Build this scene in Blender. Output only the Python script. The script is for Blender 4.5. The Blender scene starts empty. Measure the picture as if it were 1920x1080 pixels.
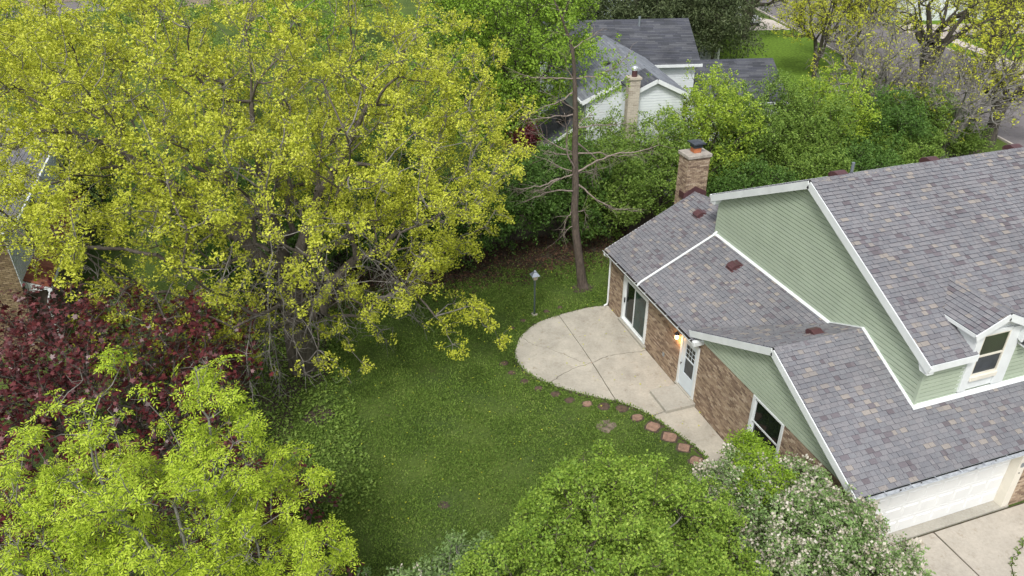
import bpy, math, random
import numpy as np
from mathutils import Matrix, Vector

R = math.radians
sc = bpy.context.scene
COL = sc.collection
random.seed(11)
RNG = np.random.default_rng(11)

# ------------------------------------------------------------------ camera, sky, sun, exposure
PITCH, YAW, ROLL = -30.561, 18.799, -0.211
cd = bpy.data.cameras.new('camera'); cam = bpy.data.objects.new('camera', cd); COL.objects.link(cam)
cd.sensor_width = 36.0; cd.lens = 1430.808 / 1920 * 36; cd.clip_start = 0.1; cd.clip_end = 3000
cam.location = (-12.703, -24.635, 17.09)
_F = Vector((math.sin(R(YAW)) * math.cos(R(PITCH)), math.cos(R(YAW)) * math.cos(R(PITCH)), math.sin(R(PITCH))))
_Rv = Vector((math.cos(R(YAW)), -math.sin(R(YAW)), 0)); _U = _Rv.cross(_F)
_R2 = _Rv * math.cos(R(ROLL)) + _U * math.sin(R(ROLL)); _U2 = _U * math.cos(R(ROLL)) - _Rv * math.sin(R(ROLL))
cam.rotation_euler = Matrix((_R2, _U2, -_F)).transposed().to_euler()
sc.camera = cam

SUN_EL, SUN_AZ = 54.0, 215.0           # azimuth: clockwise from +Y (north)
w = bpy.data.worlds.new('World'); sc.world = w; w.use_nodes = True
wn = w.node_tree; wn.nodes.clear()
sky = wn.nodes.new('ShaderNodeTexSky'); sky.sky_type = 'NISHITA'; sky.sun_disc = False
sky.sun_elevation = R(SUN_EL); sky.sun_rotation = R(SUN_AZ); sky.dust_density = 3.0; sky.air_density = 1.0
hs = wn.nodes.new('ShaderNodeHueSaturation'); hs.inputs['Saturation'].default_value = 0.30
bg = wn.nodes.new('ShaderNodeBackground'); bg.inputs['Strength'].default_value = 0.12
wo = wn.nodes.new('ShaderNodeOutputWorld')
wn.links.new(sky.outputs[0], hs.inputs['Color']); wn.links.new(hs.outputs[0], bg.inputs[0]); wn.links.new(bg.outputs[0], wo.inputs[0])
sd = bpy.data.lights.new('sun', 'SUN'); so = bpy.data.objects.new('sun', sd); COL.objects.link(so)
sd.energy = 1.5; sd.angle = R(10); sd.color = (1.0, 0.975, 0.935)
dirv = Vector((math.sin(R(SUN_AZ)) * math.cos(R(SUN_EL)), math.cos(R(SUN_AZ)) * math.cos(R(SUN_EL)), math.sin(R(SUN_EL))))
so.rotation_euler = dirv.to_track_quat('Z', 'Y').to_euler(); so.location = (0, -20, 40)
sc.view_settings.view_transform = 'Standard'; sc.view_settings.look = 'None'
sc.view_settings.exposure = 0.68; sc.view_settings.gamma = 1.0; sc.view_settings.use_curve_mapping = False
sc.cycles.use_denoising = True
sc.cycles.max_bounces = 8; sc.cycles.diffuse_bounces = 4; sc.cycles.glossy_bounces = 3
sc.cycles.transmission_bounces = 4; sc.cycles.transparent_max_bounces = 8
sc.cycles.caustics_reflective = False; sc.cycles.caustics_refractive = False

# ------------------------------------------------------------------ materials
def newmat(name):
    m = bpy.data.materials.new(name); m.use_nodes = True
    nt = m.node_tree; b = nt.nodes['Principled BSDF']
    return m, nt, b

def coords(nt, scale, kind='Object'):
    tc = nt.nodes.new('ShaderNodeTexCoord'); mp = nt.nodes.new('ShaderNodeMapping')
    mp.inputs['Scale'].default_value = scale if hasattr(scale, '__len__') else (scale,) * 3
    nt.links.new(tc.outputs[kind], mp.inputs[0]); return mp.outputs[0]

def noise(nt, vec, scale, detail=4, rough=.6):
    n = nt.nodes.new('ShaderNodeTexNoise'); n.inputs['Scale'].default_value = scale
    n.inputs['Detail'].default_value = detail; n.inputs['Roughness'].default_value = rough
    nt.links.new(vec, n.inputs['Vector']); return n.outputs['Fac']

def ramp(nt, fac, stops, interp='LINEAR'):
    r = nt.nodes.new('ShaderNodeValToRGB'); r.color_ramp.interpolation = interp
    el = r.color_ramp.elements
    while len(el) < len(stops): el.new(0.5)
    for e, (p, c) in zip(el, stops):
        e.position = p; e.color = (*c, 1)
    nt.links.new(fac, r.inputs[0]); return r.outputs[0]

def mix(nt, fac, a, b, mode='MIX'):
    x = nt.nodes.new('ShaderNodeMix'); x.data_type = 'RGBA'; x.blend_type = mode
    for s, v in ((x.inputs[0], fac), (x.inputs[6], a), (x.inputs[7], b)):
        if hasattr(v, 'links') or hasattr(v, 'is_linked'): nt.links.new(v, s)
        else: s.default_value = v if not isinstance(v, tuple) else (*v, 1)[:4]
    return x.outputs[2]

def math_n(nt, op, a, b=None, clamp=False):
    x = nt.nodes.new('ShaderNodeMath'); x.operation = op; x.use_clamp = clamp
    for i, v in enumerate((a, b)):
        if v is None: continue
        if hasattr(v, 'is_linked'): nt.links.new(v, x.inputs[i])
        else: x.inputs[i].default_value = v
    return x.outputs[0]

def bump(nt, b, fac, strength, dist=.01):
    bp = nt.nodes.new('ShaderNodeBump'); bp.inputs['Strength'].default_value = strength; bp.inputs['Distance'].default_value = dist
    nt.links.new(fac, bp.inputs['Height']); nt.links.new(bp.outputs[0], b.inputs['Normal'])

def rnd(nt):
    g = nt.nodes.new('ShaderNodeNewGeometry'); o = nt.nodes.new('ShaderNodeObjectInfo')
    s = math_n(nt, 'ADD', g.outputs['Random Per Island'], o.outputs['Random'])
    return math_n(nt, 'FRACT', s)

def plain(name, c, rough=.6, metal=0, var=.12, nscale=3, spec=.5, bmp=0, bscale=40):
    m, nt, b = newmat(name)
    v = coords(nt, 1); n = noise(nt, v, nscale)
    c2 = tuple(max(0, x * (1 - var * 2)) for x in c); c1 = tuple(min(1, x * (1 + var)) for x in c)
    nt.links.new(ramp(nt, n, [(.25, c2), (.75, c1)]), b.inputs['Base Color'])
    b.inputs['Roughness'].default_value = rough; b.inputs['Metallic'].default_value = metal
    b.inputs['Specular IOR Level'].default_value = spec
    if bmp: bump(nt, b, noise(nt, v, bscale, 5), bmp)
    return m

def island(name, stops, rough=.85, grain=60, gamt=.25, bmp=.3, big=.6, bigamt=.25, weather=None):
    """each piece picks one tone, then grain and a large stain pattern over the whole surface"""
    m, nt, b = newmat(name)
    base = ramp(nt, rnd(nt), stops, 'CONSTANT')
    v = coords(nt, 1, 'Generated') if False else coords(nt, 1)
    geo = nt.nodes.new('ShaderNodeNewGeometry'); pos = geo.outputs['Position']
    g = noise(nt, pos, grain, 3, .8); L = noise(nt, pos, big, 4, .6)
    g2 = ramp(nt, g, [(.3, (1 - gamt,) * 3), (.7, (1 + gamt * .6,) * 3)])
    c = mix(nt, 1.0, base, g2, 'MULTIPLY')
    L2 = ramp(nt, L, [(.3, (1 - bigamt,) * 3), (.7, (1,) * 3)])
    c = mix(nt, 1.0, c, L2, 'MULTIPLY')
    nt.links.new(c, b.inputs['Base Color']); b.inputs['Roughness'].default_value = rough
    b.inputs['Specular IOR Level'].default_value = .25
    if bmp: bump(nt, b, g, bmp, .004)
    return m

def leafmat(name, stops, trans=.35, rough=.55, clump=.35, spec=.25):
    m, nt, b = newmat(name)
    g = nt.nodes.new('ShaderNodeNewGeometry')
    n = noise(nt, g.outputs['Position'], clump, 3)
    f = math_n(nt, 'ADD', math_n(nt, 'MULTIPLY', g.outputs['Random Per Island'], .6), math_n(nt, 'MULTIPLY', n, .55))
    f = math_n(nt, 'SUBTRACT', f, .08, True)
    c = ramp(nt, f, stops)
    nt.links.new(c, b.inputs['Base Color']); b.inputs['Roughness'].default_value = rough
    b.inputs['Specular IOR Level'].default_value = spec
    t = nt.nodes.new('ShaderNodeBsdfTranslucent'); nt.links.new(c, t.inputs[0])
    mx = nt.nodes.new('ShaderNodeMixShader'); mx.inputs[0].default_value = trans
    nt.links.new(b.outputs[0], mx.inputs[1]); nt.links.new(t.outputs[0], mx.inputs[2])
    nt.links.new(mx.outputs[0], nt.nodes['Material Output'].inputs[0])
    return m

def bark(name, a, c, scale=8):
    m, nt, b = newmat(name)
    v = coords(nt, (1, 1, .25)); n = noise(nt, v, scale, 6, .7)
    nt.links.new(ramp(nt, n, [(.3, a), (.7, c)]), b.inputs['Base Color'])
    b.inputs['Roughness'].default_value = .9; bump(nt, b, n, .8, .02)
    return m

M = {}
M['shingle'] = island('shingle_mat', [(0, (.232, .234, .250)), (.18, (.25, .246, .260)), (.36, (.215, .217, .235)), (.52, (.238, .234, .248)), (.66, (.262, .256, .268)), (.76, (.19, .172, .188)), (.825, (.34, .308, .28)), (.88, (.21, .206, .222)), (.94, (.30, .276, .26)), (.975, (.165, .145, .158))], grain=55, gamt=.35, bigamt=.18, big=.45)
M['shingle_far'] = island('dark_shingle_mat', [(0, (.095, .10, .12)), (.3, (.115, .12, .135)), (.6, (.082, .087, .10)), (.8, (.135, .14, .155))], grain=20, gamt=.25, bigamt=.4, big=.5)
M['shingle_light'] = island('light_shingle_mat', [(0, (.24, .26, .29)), (.4, (.28, .30, .33)), (.7, (.22, .235, .265))], grain=20, gamt=.2, bigamt=.3, big=.5)
M['edge'] = plain('shingle_edge_shade_mat', (.045, .055, .085), .9, var=.2, nscale=20)  # dark bitumen edge; its blue-black tone also paints the shadow line under each course
M['deck'] = plain('roof_deck_mat', (.10, .095, .10), .9)
M['brick'] = island('brick_mat', [(0, (.36, .265, .185)), (.16, (.27, .19, .135)), (.30, (.43, .325, .225)), (.46, (.22, .155, .115)), (.56, (.48, .37, .26)), (.70, (.32, .235, .165)), (.82, (.39, .29, .21)), (.92, (.53, .42, .31))], grain=60, gamt=.2, bigamt=.12, big=1.2)
M['mortar'] = plain('mortar_mat', (.12, .095, .075), .95, var=.2, nscale=8)
M['cream_brick'] = island('cream_brick_mat', [(0, (.55, .49, .40)), (.4, (.62, .56, .46)), (.75, (.47, .41, .33))], gamt=.2)
M['tan_brick'] = island('tan_brick_mat', [(0, (.27, .20, .115)), (.3, (.22, .16, .09)), (.6, (.33, .25, .15)), (.85, (.17, .12, .075))], gamt=.3)
def sidingmat(name, c):
    m, nt, b = newmat(name)
    g = nt.nodes.new('ShaderNodeNewGeometry'); n = noise(nt, g.outputs['Position'], 1.1, 5)
    a = tuple(x * .9 for x in c); d = tuple(x * 1.06 for x in c)
    base = ramp(nt, n, [(.3, a), (.7, d)])
    r = math_n(nt, 'MULTIPLY', rnd(nt), .06)
    nt.links.new(mix(nt, r, base, (.5, .5, .5)), b.inputs['Base Color']); b.inputs['Roughness'].default_value = .5
    return m
M['siding'] = sidingmat('green_siding_mat', (.405, .475, .36))
M['white_siding'] = sidingmat('white_siding_mat', (.70, .74, .75))
M['white'] = plain('white_trim_mat', (.76, .79, .79), .45, var=.06, nscale=2)
M['cream'] = plain('cream_paint_mat', (.76, .72, .62), .5, var=.05)
M['doorwhite'] = plain('garage_door_mat', (.78, .79, .78), .45, var=.04, nscale=1.5)
M['stormdoor'] = plain('storm_door_mat', (.68, .76, .82), .35, var=.04)
def metal(name, c, rough=.35):
    m, nt, b = newmat(name); v = coords(nt, (1, 1, 1)); n = noise(nt, v, 6, 6)
    nt.links.new(ramp(nt, n, [(.3, tuple(x * .7 for x in c)), (.7, c)]), b.inputs['Base Color'])
    b.inputs['Metallic'].default_value = .75; b.inputs['Roughness'].default_value = rough; return m
M['alu'] = plain('gutter_metal_mat', (.66, .70, .74), .35, metal=.25, var=.25, nscale=7)
M['galv'] = metal('galvanised_mat', (.45, .50, .55), .4)
M['capblack'] = plain('chimney_cap_mat', (.06, .07, .085), .35, var=.2)
M['maroon'] = plain('maroon_metal_mat', (.10, .045, .048), .4, var=.2)
M['flue'] = plain('flue_tile_mat', (.50, .17, .07), .7, var=.15)
M['capstone'] = plain('cap_concrete_mat', (.42, .38, .33), .9, var=.2, nscale=6, bmp=.3)
M['dark'] = plain('dark_metal_mat', (.02, .02, .02), .5)
M['debris'] = plain('gutter_debris_mat', (.05, .04, .03), .95, var=.4, nscale=30)
def glass(name, c, rough=.04):
    m, nt, b = newmat(name); v = coords(nt, 1); n = noise(nt, v, 1.5, 3)
    nt.links.new(ramp(nt, n, [(.35, tuple(x * .5 for x in c)), (.7, c)]), b.inputs['Base Color'])
    b.inputs['Roughness'].default_value = rough; b.inputs['Specular IOR Level'].default_value = .4; return m
M['glass'] = glass('window_glass_mat', (.012, .018, .016))
M['glass_teal'] = glass('teal_glass_mat', (.04, .075, .07))
M['glass_green'] = glass('screen_glass_mat', (.02, .04, .012), .12)
M['glass_grey'] = glass('grey_screen_mat', (.06, .07, .08), .25)
# concrete
def concrete(name, c, stain=.25):
    m, nt, b = newmat(name); g = nt.nodes.new('ShaderNodeNewGeometry'); p = g.outputs['Position']
    n1 = noise(nt, p, .9, 6, .65); n2 = noise(nt, p, 14, 6, .75); n3 = noise(nt, p, 3.2, 5, .7)
    a = tuple(x * (1 - stain) for x in c)
    col = ramp(nt, n1, [(.3, a), (.62, c)])
    col = mix(nt, 1.0, col, ramp(nt, n2, [(.3, (.82, .80, .78)), (.65, (1.04, 1.04, 1.04))]), 'MULTIPLY')
    col = mix(nt, 1.0, col, ramp(nt, n3, [(.28, (.72, .68, .62)), (.42, (1, 1, 1))]), 'MULTIPLY')
    nt.links.new(col, b.inputs['Base Color']); b.inputs['Roughness'].default_value = .9
    bump(nt, b, n2, .25, .01); return m
M['patio'] = concrete('patio_concrete_mat', (.52, .485, .41), .3)
M['drive'] = concrete('driveway_concrete_mat', (.50, .46, .395), .2)
M['stepc'] = concrete('step_concrete_mat', (.44, .42, .365), .2)
M['walk'] = concrete('sidewalk_mat', (.62, .56, .50), .15)
M['asphalt'] = concrete('road_asphalt_mat', (.20, .185, .19), .2)
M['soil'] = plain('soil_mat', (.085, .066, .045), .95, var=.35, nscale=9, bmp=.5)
M['dirt'] = plain('pale_dirt_mat', (.22, .18, .13), .95, var=.4, nscale=7)
M['redstone'] = plain('red_flagstone_mat', (.31, .195, .14), .9, var=.25, nscale=9, bmp=.4)
M['brownstone'] = plain('brown_flagstone_mat', (.12, .08, .055), .9, var=.3, nscale=9, bmp=.4)
def lawnmat():
    m, nt, b = newmat('lawn_ground_mat'); g = nt.nodes.new('ShaderNodeNewGeometry'); p = g.outputs['Position']
    n1 = noise(nt, p, .35, 6, .65); n2 = noise(nt, p, 9, 6, .8); n3 = noise(nt, p, 1.4, 5, .7)
    c = ramp(nt, n2, [(.32, (.03, .045, .018)), (.5, (.07, .11, .028)), (.68, (.13, .18, .052))])
    c = mix(nt, ramp(nt, n1, [(.4, (0, 0, 0)), (.65, (.8, .8, .8))]), c, (.12, .17, .035))
    c = mix(nt, ramp(nt, n3, [(.6, (0, 0, 0)), (.75, (.75, .75, .75))]), c, (.105, .095, .055))
    nt.links.new(c, b.inputs['Base Color']); b.inputs['Roughness'].default_value = .95; b.inputs['Specular IOR Level'].default_value = .1
    bump(nt, b, n2, .8, .05); return m
M['lawn'] = lawnmat()
M['brightlawn'] = plain('bright_lawn_mat', (.14, .235, .03), .95, var=.3, nscale=5, spec=.1)
M['beige'] = plain('beige_wall_mat', (.40, .32, .26), .8)
M['litter'] = island('leaf_litter_mat', [(0, (.10, .055, .035)), (.3, (.065, .04, .028)), (.6, (.15, .085, .05)), (.85, (.045, .03, .02))], gamt=.4)
M['grass'] = leafmat('grass_blade_mat', [(.1, (.06, .11, .022)), (.4, (.125, .205, .036)), (.7, (.185, .28, .055)), (.95, (.28, .33, .10))], .25, .7, .5, .1)
# leaves
M['maple'] = leafmat('yellow_maple_leaf_mat', [(.1, (.32, .37, .03)), (.45, (.50, .54, .05)), (.75, (.64, .66, .09)), (.95, (.75, .75, .18))], .22)
M['ash'] = leafmat('lime_ash_leaf_mat', [(.1, (.26, .38, .025)), (.5, (.42, .55, .04)), (.9, (.56, .66, .08))], .22)
M['redleaf'] = leafmat('crimson_leaf_mat', [(.1, (.05, .009, .012)), (.4, (.095, .017, .021)), (.7, (.15, .03, .033)), (.95, (.24, .085, .09))], .2, .38, .5, .5)
M['bushleaf'] = leafmat('green_bush_leaf_mat', [(.1, (.12, .215, .03)), (.5, (.235, .365, .045)), (.9, (.40, .53, .09))], .22)
M['palebush'] = leafmat('pale_bush_leaf_mat', [(.1, (.13, .22, .065)), (.5, (.22, .34, .11)), (.9, (.34, .45, .19))], .22)
M['limeleaf'] = leafmat('lime_shrub_leaf_mat', [(.1, (.16, .28, .02)), (.5, (.26, .41, .035)), (.9, (.38, .52, .06))], .22)
M['blossom'] = leafmat('cream_blossom_mat', [(.1, (.50, .43, .34)), (.5, (.70, .64, .53)), (.9, (.84, .80, .72))], .3)
M['hedge'] = leafmat('dark_hedge_leaf_mat', [(.1, (.045, .10, .02)), (.5, (.095, .185, .034)), (.9, (.165, .29, .06))], .22)
M['hedge2'] = leafmat('mid_hedge_leaf_mat', [(.1, (.09, .165, .03)), (.5, (.18, .285, .048)), (.9, (.30, .42, .085))], .22)
M['hedge3'] = leafmat('spring_hedge_leaf_mat', [(.1, (.18, .29, .03)), (.5, (.33, .46, .045)), (.9, (.47, .58, .08))], .22)
M['elm'] = leafmat('elm_leaf_mat', [(.1, (.12, .225, .022)), (.5, (.23, .375, .036)), (.9, (.37, .53, .07))], .22)
M['conifer'] = leafmat('conifer_needle_mat', [(.1, (.05, .07, .03)), (.5, (.09, .12, .05)), (.9, (.15, .18, .08))], .15)
M['street'] = leafmat('street_tree_leaf_mat', [(.1, (.34, .38, .03)), (.5, (.52, .55, .045)), (.9, (.66, .66, .08))], .22)
M['bark_maple'] = bark('maple_bark_mat', (.055, .043, .034), (.17, .145, .12))
M['bark_twig'] = bark('grey_twig_mat', (.12, .11, .095), (.27, .25, .225))
M['bark_grey'] = bark('grey_bark_mat', (.13, .125, .11), (.30, .29, .26))
M['bark_dead'] = bark('dead_tree_bark_mat', (.045, .034, .027), (.16, .125, .10), 14)
M['bark_pale'] = bark('bare_branch_mat', (.14, .105, .085), (.36, .30, .26))
M['bark_brown'] = bark('brown_twig_mat', (.07, .055, .04), (.16, .13, .10))
M['bark_dark'] = bark('dark_bark_mat', (.035, .03, .024), (.11, .095, .075))
M['redtile'] = island('red_tile_mat', [(0, (.30, .10, .06)), (.4, (.22, .075, .05)), (.7, (.38, .15, .095))], gamt=.3)
M['post'] = plain('post_green_metal_mat', (.07, .095, .09), .45, var=.15)
M['frost'] = plain('lantern_glass_mat', (.50, .44, .34), .25, var=.1)
def emis(name, c, s):
    m, nt, b = newmat(name); b.inputs['Base Color'].default_value = (*c, 1)
    b.inputs['Emission Color'].default_value = (*c, 1); b.inputs['Emission Strength'].default_value = s
    return m
M['bulb'] = emis('lit_bulb_mat', (1, .62, .30), 9)
M['carpaint'] = plain('silver_car_mat', (.60, .60, .62), .3, metal=.3, var=.04)
M['tyre'] = plain('tyre_mat', (.02, .02, .02), .8)
M['house_grey'] = sidingmat('grey_siding_mat', (.40, .46, .48))
M['pinkroof'] = island('brown_far_roof_mat', [(0, (.22, .17, .16)), (.5, (.27, .21, .19)), (.8, (.19, .15, .145))], gamt=.2)
M['greyroof'] = island('grey_far_roof_mat', [(0, (.24, .22, .22)), (.5, (.28, .26, .255)), (.8, (.2, .185, .19))], gamt=.2)

# ------------------------------------------------------------------ object helpers
ROOTLOC = {}
def thing(name, label, cat, loc=(0, 0, 0), group=None, kind=None):
    o = bpy.data.objects.new(name, None); COL.objects.link(o); o.location = loc
    o.empty_display_size = .2
    if label: o['label'] = label
    if cat: o['category'] = cat
    if group: o['group'] = group
    if kind: o['kind'] = kind
    ROOTLOC[o.name] = Vector(loc)
    return o

def wloc(p):
    v = Vector((0, 0, 0))
    while p is not None: v += p.location; p = p.parent
    return v

def link(name, me, parent=None, mat=None, label=None, cat=None, group=None, kind=None):
    o = bpy.data.objects.new(name, me); COL.objects.link(o)
    if mat is not None and not me.materials: me.materials.append(M[mat] if isinstance(mat, str) else mat)
    if parent is not None: o.parent = parent
    for k, v in (('label', label), ('category', cat), ('group', group), ('kind', kind)):
        if v: o[k] = v
    return o

class MB:
    def __init__(s): s.v = []; s.f = []
    def poly(s, pts):
        n = len(s.v); s.v += [tuple(p) for p in pts]; s.f.append(tuple(range(n, n + len(pts))))
    def prism(s, pts, off):
        """closed solid: polygon pts moved by off; pts seen counter-clockwise from the +off side"""
        n = len(s.v); k = len(pts); off = Vector(off)
        s.v += [tuple(p) for p in pts] + [tuple(Vector(p) + off) for p in pts]
        s.f.append(tuple(reversed(range(n, n + k)))); s.f.append(tuple(range(n + k, n + 2 * k)))
        for i in range(k):
            j = (i + 1) % k; s.f.append((n + i, n + j, n + k + j, n + k + i))
    def box(s, x0, x1, y0, y1, z0, z1):
        s.prism([(x0, y0, z0), (x1, y0, z0), (x1, y1, z0), (x0, y1, z0)], (0, 0, z1 - z0))
    def bar(s, a, b, wd, ht, up=(0, 0, 1)):
        """board from a to b: wd across, ht along up (centred)"""
        a = Vector(a); b = Vector(b); d = (b - a).normalized(); side = d.cross(Vector(up)).normalized(); u = side.cross(d).normalized()
        q = [a - side * wd / 2 - u * ht / 2, a + side * wd / 2 - u * ht / 2, a + side * wd / 2 + u * ht / 2, a - side * wd / 2 + u * ht / 2]
        s.prism(q, b - a)
    def tube(s, pts, rad, n=8, cap=True):
        pts = [Vector(p) for p in pts]; rad = rad if hasattr(rad, '__len__') else [rad] * len(pts)
        base = len(s.v); prev = None
        for i, p in enumerate(pts):
            d = (pts[min(i + 1, len(pts) - 1)] - pts[max(i - 1, 0)]).normalized()
            if prev is None: a = d.orthogonal().normalized()
            else: a = (prev - d * prev.dot(d)).normalized()
            prev = a; b2 = d.cross(a)
            for k in range(n):
                t = 2 * math.pi * k / n; s.v.append(tuple(p + (a * math.cos(t) + b2 * math.sin(t)) * rad[i]))
        for i in range(len(pts) - 1):
            for k in range(n):
                k2 = (k + 1) % n; s.f.append((base + i * n + k, base + i * n + k2, base + (i + 1) * n + k2, base + (i + 1) * n + k))
        if cap:
            s.f.append(tuple(reversed(range(base, base + n)))); e = base + (len(pts) - 1) * n; s.f.append(tuple(range(e, e + n)))
    def build(s, name, mat, parent=None, smooth=False, bevel=0, **kw):
        off = wloc(parent) if parent is not None else Vector((0, 0, 0))
        me = bpy.data.meshes.new(name); me.from_pydata([(x - off.x, y - off.y, z - off.z) for x, y, z in s.v], [], s.f)
        if smooth: me.polygons.foreach_set('use_smooth', [True] * len(me.polygons))
        o = link(name, me, parent, mat, **kw)
        if bevel:
            b = o.modifiers.new('bevel', 'BEVEL'); b.width = bevel; b.segments = 2; b.limit_method = 'ANGLE'
        return o

def np_mesh(name, V, F, mat, parent=None, smooth=False, **kw):
    """V (n,3); F list of int arrays (m,k)"""
    off = np.array(wloc(parent)) if parent is not None else np.zeros(3)
    me = bpy.data.meshes.new(name); V = (V - off).astype(np.float32)
    if not isinstance(F, (list, tuple)): F = [F]
    F = [f for f in F if len(f)]
    nl = sum(f.size for f in F); npoly = sum(len(f) for f in F)
    me.vertices.add(len(V)); me.vertices.foreach_set('co', V.ravel())
    me.loops.add(nl); me.polygons.add(npoly)
    me.loops.foreach_set('vertex_index', np.concatenate([f.ravel() for f in F]).astype(np.int32))
    st = []; o = 0
    for f in F:
        st.append(o + np.arange(len(f)) * f.shape[1]); o += f.size
    me.polygons.foreach_set('loop_start', np.concatenate(st).astype(np.int32))
    if smooth: me.polygons.foreach_set('use_smooth', np.ones(npoly, bool))
    me.update(calc_edges=True)
    return link(name, me, parent, mat, **kw)

def clip(poly, a, b, c):
    """keep the part of 2D poly where a*u+b*v<=c"""
    out = []; n = len(poly)
    for i in range(n):
        p = poly[i]; q = poly[(i + 1) % n]; dp = a * p[0] + b * p[1] - c; dq = a * q[0] + b * q[1] - c
        if dp <= 0: out.append(p)
        if (dp < 0 < dq) or (dq < 0 < dp):
            t = dp / (dp - dq); out.append((p[0] + (q[0] - p[0]) * t, p[1] + (q[1] - p[1]) * t))
    return out
def clip_convex(poly, cv):
    for i in range(len(cv)):
        (x0, y0), (x1, y1) = cv[i], cv[(i + 1) % len(cv)]
        a, b = (y1 - y0), -(x1 - x0); poly = clip(poly, a, b, a * x0 + b * y0)
        if len(poly) < 3: return []
    return poly
def area(p):
    return .5 * sum(p[i][0] * p[(i + 1) % len(p)][1] - p[(i + 1) % len(p)][0] * p[i][1] for i in range(len(p)))
def ccw(p): return p if area(p) > 0 else p[::-1]

PIECE = {}
def pieces_split(parent, name, mat, items, frame, dist_from, nmax):
    """items: (poly2d, t_low, t_high, vlow, key): the nmax nearest whole ones become parts, the rest one stuff part"""
    O, U, Vv, N = frame
    def P(u, v, t): return O + U * u + Vv * v + N * t
    full = [it for it in items if it[4] is not None]
    full.sort(key=lambda it: (P(it[0][0][0], it[0][0][1], 0) - dist_from).length)
    chosen = set(id(it) for it in full[:nmax])
    rest = MB()
    for it in items:
        poly, tl, th, span, key = it
        vmin, vmax = span
        tt = lambda v: tl + (th - tl) * (v - vmin) / max(1e-6, vmax - vmin)
        if id(it) in chosen:
            if (name, key) not in PIECE:
                u0 = min(p[0] for p in poly); mb = MB(); k = len(poly)
                mb.v = [(p[0] - u0, p[1] - vmin, tt(p[1])) for p in poly] + [(p[0] - u0, p[1] - vmin, -.004) for p in poly]
                mb.f = [tuple(range(k))] + [(i, k + i, k + (i + 1) % k, (i + 1) % k) for i in range(k)] + [tuple(reversed(range(k, 2 * k)))]
                me = bpy.data.meshes.new(name); me.from_pydata(mb.v, [], mb.f); me.materials.append(M[mat]); PIECE[(name, key)] = me
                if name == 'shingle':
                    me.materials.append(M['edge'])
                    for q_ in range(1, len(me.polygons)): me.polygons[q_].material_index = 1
            u0 = min(p[0] for p in poly)
            o = bpy.data.objects.new(name, PIECE[(name, key)]); COL.objects.link(o); o.parent = parent
            rot = Matrix((U, Vv, N)).transposed().to_4x4(); rot.translation = P(u0, vmin, 0) - wloc(parent)
            o.matrix_local = rot
        else:
            k = len(poly); n = len(rest.v)
            rest.v += [tuple(P(p[0], p[1], tt(p[1]))) for p in poly] + [tuple(P(p[0], p[1], -.002)) for p in poly]
            rest.f.append(tuple(range(n, n + k)))
            for i in range(k): rest.f.append((n + i, n + k + i, n + k + (i + 1) % k, n + (i + 1) % k))
    if rest.v:
        ro = rest.build(name + '_field', mat, parent, kind='stuff')
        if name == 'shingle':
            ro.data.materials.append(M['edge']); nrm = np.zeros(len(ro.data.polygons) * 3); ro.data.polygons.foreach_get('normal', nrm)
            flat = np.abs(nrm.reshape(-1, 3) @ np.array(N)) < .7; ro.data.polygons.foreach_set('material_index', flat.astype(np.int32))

CAMP = Vector(cam.location)
def frame_of(O, A, B):
    """O origin, A eave direction, B upslope direction"""
    U = Vector(A).normalized(); V = Vector(B).normalized(); return Vector(O), U, V, U.cross(V).normalized()

def shingles(parent, fr, facets, seed, nmax=0, expo=.14, mat='shingle', widths=(.13, .17, .21, .26), thick=.022):
    """facets: convex polygons in (u,v)"""
    us = [p[0] for f in facets for p in f]; vs = [p[1] for f in facets for p in f]
    u0, u1, v0, v1 = min(us), max(us), min(vs), max(vs)
    facets = [ccw(f) for f in facets]
    items = []; rg = random.Random(seed); r = 0; v = v0
    while v < v1:
        u = u0 - rg.random() * .3
        while u < u1:
            wd = rg.choice(widths); up = rg.random()
            lift = round(thick * (1.0 + .45 * (up > .5)), 4)
            drop = rg.choice((0, 0, .006))
            rect = [(u + .003, v - .012 - drop), (u + wd - .003, v - .012 - drop), (u + wd - .003, v + expo), (u + .003, v + expo)]
            tot = 0; 
            for fc in facets:
                c = clip_convex(rect, fc)
                if len(c) >= 3:
                    a = abs(area(c)); full = a > .985 * abs(area(rect))
                    if a > 1e-4: items.append((c, lift, .002, (v - .012 - drop, v + expo), (wd, round(lift, 3), drop) if full else None))
            u += wd
        v += expo; r += 1
    pieces_split(parent, 'shingle', mat, items, fr, CAMP, nmax)

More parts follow.
